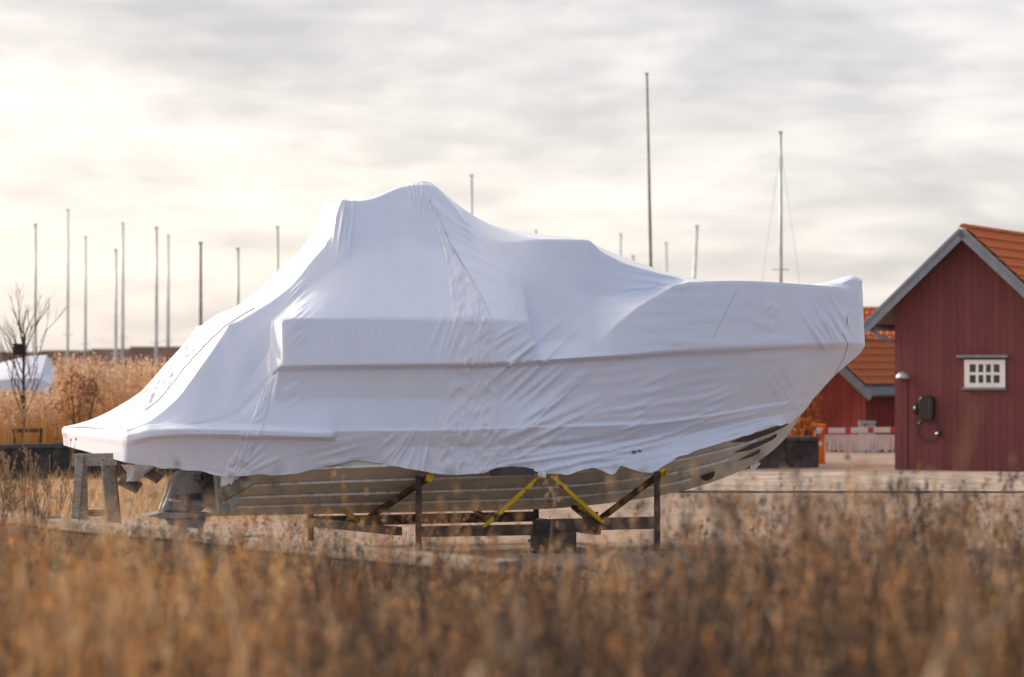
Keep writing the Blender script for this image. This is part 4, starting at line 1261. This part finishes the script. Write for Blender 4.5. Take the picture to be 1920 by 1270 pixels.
# thin dry plants on the gravel yard and bank
g = Plants()
b = np.stack([rng.uniform(-9, 11, 4200), 24 + 28 * rng.beta(1, 2.2, 4200), np.zeros(4200)], -1); b[:, 2] = gz(b[:, 0], b[:, 1])
keep = (patchy(b, .5, 51) > -.1); b = b[keep]
h = rng.uniform(.08, .42, len(b)) * np.clip((38 - b[:, 1]) / 9, .3, 1)
colr = pal(np.concatenate([GOLD, DARK]), len(b)); tip, _ = g.stems(b, h, rng.uniform(.004, .008, len(b)), h * .4, colr)
g.heads(tip, h * .3, h * .06 + .006, 6, .012, colr)
g.build('yard_weeds', M['dry'])['label'] = 'sparse dry weeds along the edge of the gravel yard'

# weeds along the timber edging
g = Plants()
n = 1500; u = rng.uniform(0, 1, n); ea, eb = W(-60, 955, 30.5), W(960, 1050, 22.5)
b = np.stack([ea.x + (eb.x - ea.x) * u - rng.uniform(0, .5, n), ea.y + (eb.y - ea.y) * u - rng.uniform(.25, 1.4, n), np.zeros(n)], -1); b[:, 2] = gz(b[:, 0], b[:, 1])
b = b[patchy(b, 1.6, 57) > -.08]; h = rng.uniform(.18, .62, len(b)); colr = np.where((rng.uniform(0, 1, len(b)) < .5)[:, None], pal(GOLD, len(b)), pal(DARK, len(b)))
tip, _ = g.stems(b, h, rng.uniform(.004, .008, len(b)), h * .35, colr); g.heads(tip, h * .2, h * .05 + .006, 7, .012, colr)
g.build('bank_weeds', M['dry'])['label'] = 'dry weeds growing along the timber edging'

# dry turf below the wall on the left
g = Plants()
b = np.stack([rng.uniform(-14, -3.0, 9000), rng.uniform(44, 60.3, 9000), np.zeros(9000)], -1)
h = rng.uniform(.06, .28, len(b)); g.stems(b, h, rng.uniform(.01, .02, len(b)), h * .6, pal(np.array([(.50, .30, .12), (.42, .25, .11), (.5, .36, .2)]), len(b)), 2)
g.build('dry_turf', M['dry'])['label'] = 'short golden dry turf below the stone wall'

# reed bed behind the wall
g = Plants()
n = 17500
b = np.stack([np.where(rng.uniform(0, 1, n) < .72, rng.uniform(-16, -5.5, n), rng.uniform(-5.5, 4.2, n)), rng.uniform(63.0, 72, n), np.zeros(n)], -1); b[:, 1] += np.clip(b[:, 0] + 8, 0, 12) * .45
h = rng.uniform(1.5, 2.45, n) + .4 * vnoise(b[:, 0] * .6, b[:, 1] * .4, 61)
pxr = 960 + F * b[:, 0] / b[:, 1]; h = np.where(pxr < 112, h * .68, h)
cb_ = pal(np.array([(.66, .38, .15), (.58, .31, .11), (.70, .48, .24), (.50, .27, .12)]), n)
tip, _ = g.stems(b, h, rng.uniform(.012, .022, n), rng.uniform(.05, .3, n), cb_)
hs = rng.uniform(0, 1, n) < .5
g.heads(tip[hs], rng.uniform(.2, .4, hs.sum()), rng.uniform(.03, .07, hs.sum()), 9, .04, pal(np.array([(.66, .52, .40), (.58, .42, .30), (.46, .28, .18)]), hs.sum()))
g.build('reed_bed', M['dry'])['label'] = 'golden reed bed behind the low stone wall'


def leafy_shrub(base, wdt, hgt, label, cols, n, name='beech_shrub', size=.05):
    t = thing(name, label, 'shrub', tuple(base)); s = MB(); rnd = random.Random(int(n))
    for i in range(9):
        a = i * 2.4; q = base + Vector((math.cos(a) * wdt * .35, math.sin(a) * wdt * .35, hgt * rnd.uniform(.7, .98)))
        s.tube([base + Vector((math.cos(a) * .05, math.sin(a) * .05, 0)), base.lerp(q, .5) + Vector((rnd.uniform(-.05, .05), 0, 0)), q], [.02, .014, .005], 5)
    s.build('stem', M['bark'], t)
    p = Plants(); k = n
    c = np.array(base) + np.stack([rng.normal(0, wdt * .28, k), rng.normal(0, wdt * .28, k), hgt * (.25 + .75 * rng.beta(2, 1.4, k))], -1)
    keep_ = vnoise(c[:, 0] * 5, c[:, 2] * 5, 91) > -.16
    c = c[keep_]
    p.heads(c, np.full(len(c), .08), np.full(len(c), .06), 4, size, pal(np.array(cols), len(c)))
    o = p.build('foliage', M['dry'], None, t); o.location = -Vector(t['_o'])
    return t


sb = W(152, 838, 63.2); sb.z = 0
leafy_shrub(sb, 1.0, 2.25, 'rust brown leafy shrub in front of the reed bed', [(.30, .14, .08), (.40, .21, .12), (.50, .30, .18)], 330)
sb = W(1508, 870, 71.3); sb.z = 0
leafy_shrub(sb, .62, 1.75, 'orange-leaved shrub beside the orange barrier post under the bow', [(.50, .20, .04), (.42, .15, .03), (.34, .12, .04)], 420)

# single plants that stand out
def weed(base, height, label, seed, spread=.25, n=9, hcol=((.30, .2, .12), (.22, .15, .1)), r=.005, hs=.016, name='dry_weed'):
    t = thing(name, label, 'weed', tuple(base)); rnd = random.Random(seed); s = MB(); tips = []
    for i in range(n):
        a = rnd.uniform(0, 6.28); q = base + Vector((math.cos(a) * spread * rnd.uniform(.2, 1), math.sin(a) * spread * rnd.uniform(.2, 1), height * rnd.uniform(.6, 1)))
        m_ = base.lerp(q, .55) + Vector((rnd.uniform(-.04, .04), rnd.uniform(-.04, .04), .03))
        s.tube([base + Vector((math.cos(a) * .03, math.sin(a) * .03, 0)), m_, q], [r * 1.3, r, r * .6], 5); tips.append(q)
        for k in range(4):
            f_ = rnd.uniform(.5, .95); p = m_.lerp(q, f_); e = p + Vector((rnd.uniform(-.5, .5), rnd.uniform(-.5, .5), 1)).normalized() * height * rnd.uniform(.08, .2)
            s.tube([p, e], [r * .6, r * .4], 4); tips.append(e)
    s.build('stem', M['drystem'], t)
    p = Plants(); tp = np.array([tuple(q) for q in tips])
    p.heads(tp, np.full(len(tp), hs * 1.6), np.full(len(tp), hs), 12, hs * .6, pal(np.array(hcol), len(tp)))
    o = p.build('seed_heads', M['dry'], 'stuff', t); o.location = -Vector(t['_o'])


M['drystem'] = mat('dry_stem', (.24, .15, .085), .8, .2, var=.3)
M['darkstem'] = mat('dark_woody_stem', (.055, .042, .036), .85, .2, var=.3)
M['palestem'] = mat('pale_straw', (.46, .33, .22), .7, .25, var=.15)
for i, (px, top, Y, lab) in enumerate(((30, 838, 30, 'branched dry weed with button heads at the far left edge'), (85, 850, 29, 'dry weed with button heads just left of the sawhorse'), (-15, 845, 28.5, 'bushy dry weed cut by the left frame edge'), (55, 880, 27, 'low spreading dry weed between the two taller weeds at far left'))):
    q = W(px, top, Y); bz = float(gz(q.x, Y)); weed(Vector((q.x, Y, bz)), q.z - bz, lab, 100 + i, .34, 13)


def stalk(pts, r, m, label, name='dead_stalk'):
    base = pts[0]; t = thing(name, label, 'stalk', tuple(base)); n = len(pts)
    MB().tube(pts, [r * (1 - .55 * i / (n - 1)) for i in range(n)], 7).build('stem', m, t, smooth=True)
    for k in range(3):
        p = pts[1 + k % (n - 1)]; e = p + Vector((random.uniform(-.12, .12), .02, .16)); MB().tube([p, e], [r * .4, r * .2], 5).build('twig', m, t)


def gbase(px, Y):
    p = W(px, 900, Y); p.z = float(gz(p.x, Y)); return p


stalk([gbase(1625, 9.5), W(1636, 1150, 9.5), W(1655, 1050, 9.5), W(1642, 960, 9.5), W(1645, 890, 9.5)], .012, M['darkstem'], 'thick dark crooked stalk blurred in front of the yard and boathouse')
stalk([gbase(1440, 11), W(1440, 1060, 11), W(1385, 1000, 11), W(1362, 930, 11)], .008, M['darkstem'], 'thin dark bent stalk left of the thick crooked one')
stalk([gbase(1690, 6.5), W(1750, 1262, 6.5), W(1830, 1200, 6.5), W(1905, 1130, 6.5)], .012, M['palestem'], 'pale straw stalk lying diagonally in the bottom right corner')
stalk([gbase(860, 7.0), W(895, 1255, 7), W(940, 1225, 7), W(985, 1200, 7)], .012, M['palestem'], 'short pale straw stalk leaning at the bottom centre')
stalk([gbase(1790, 8), W(1796, 900, 8), W(1822, 800, 8), W(1838, 750, 8)], .005, M['drystem'], 'tall brown stalk blurred in front of the boathouse wall')
for q_, (px, top, Y_) in enumerate(((1290, 960, 13), (1345, 1000, 12), (1500, 930, 12.5), (1570, 985, 11), (1710, 940, 12), (1770, 985, 10.5), (1880, 900, 11.5), (60, 960, 12), (330, 1000, 12.5), (700, 1010, 12))):
    lab_ = ['dark thin stalk rising in front of the cradle\'s near right post', 'dark thin stalk just right of the cradle end', 'dark stalk in front of the stone wall end', 'dark short stalk below the orange barrier post', 'dark stalk below the wall lamp of the boathouse', 'dark short stalk below the cable reel', 'dark tall stalk near the right frame edge', 'dark stalk at the left frame edge below the wall', 'dark stalk in the meadow below the outdrive', 'dark stalk in the meadow below the cradle\'s first post'][q_]
    dx_ = random.uniform(-18, 18)
    stalk([gbase(px, Y_), W(px + dx_ * .3, 1130, Y_), W(px + dx_ * 1.2, (1130 + top) / 2, Y_), W(px + dx_ * .6, top, Y_)], .007, M['darkstem'], lab_)
stalk([gbase(180, 10), W(186, 1180, 10), W(182, 1060, 10)], .007, M['darkstem'], 'dark upright stalk in the meadow at lower left')
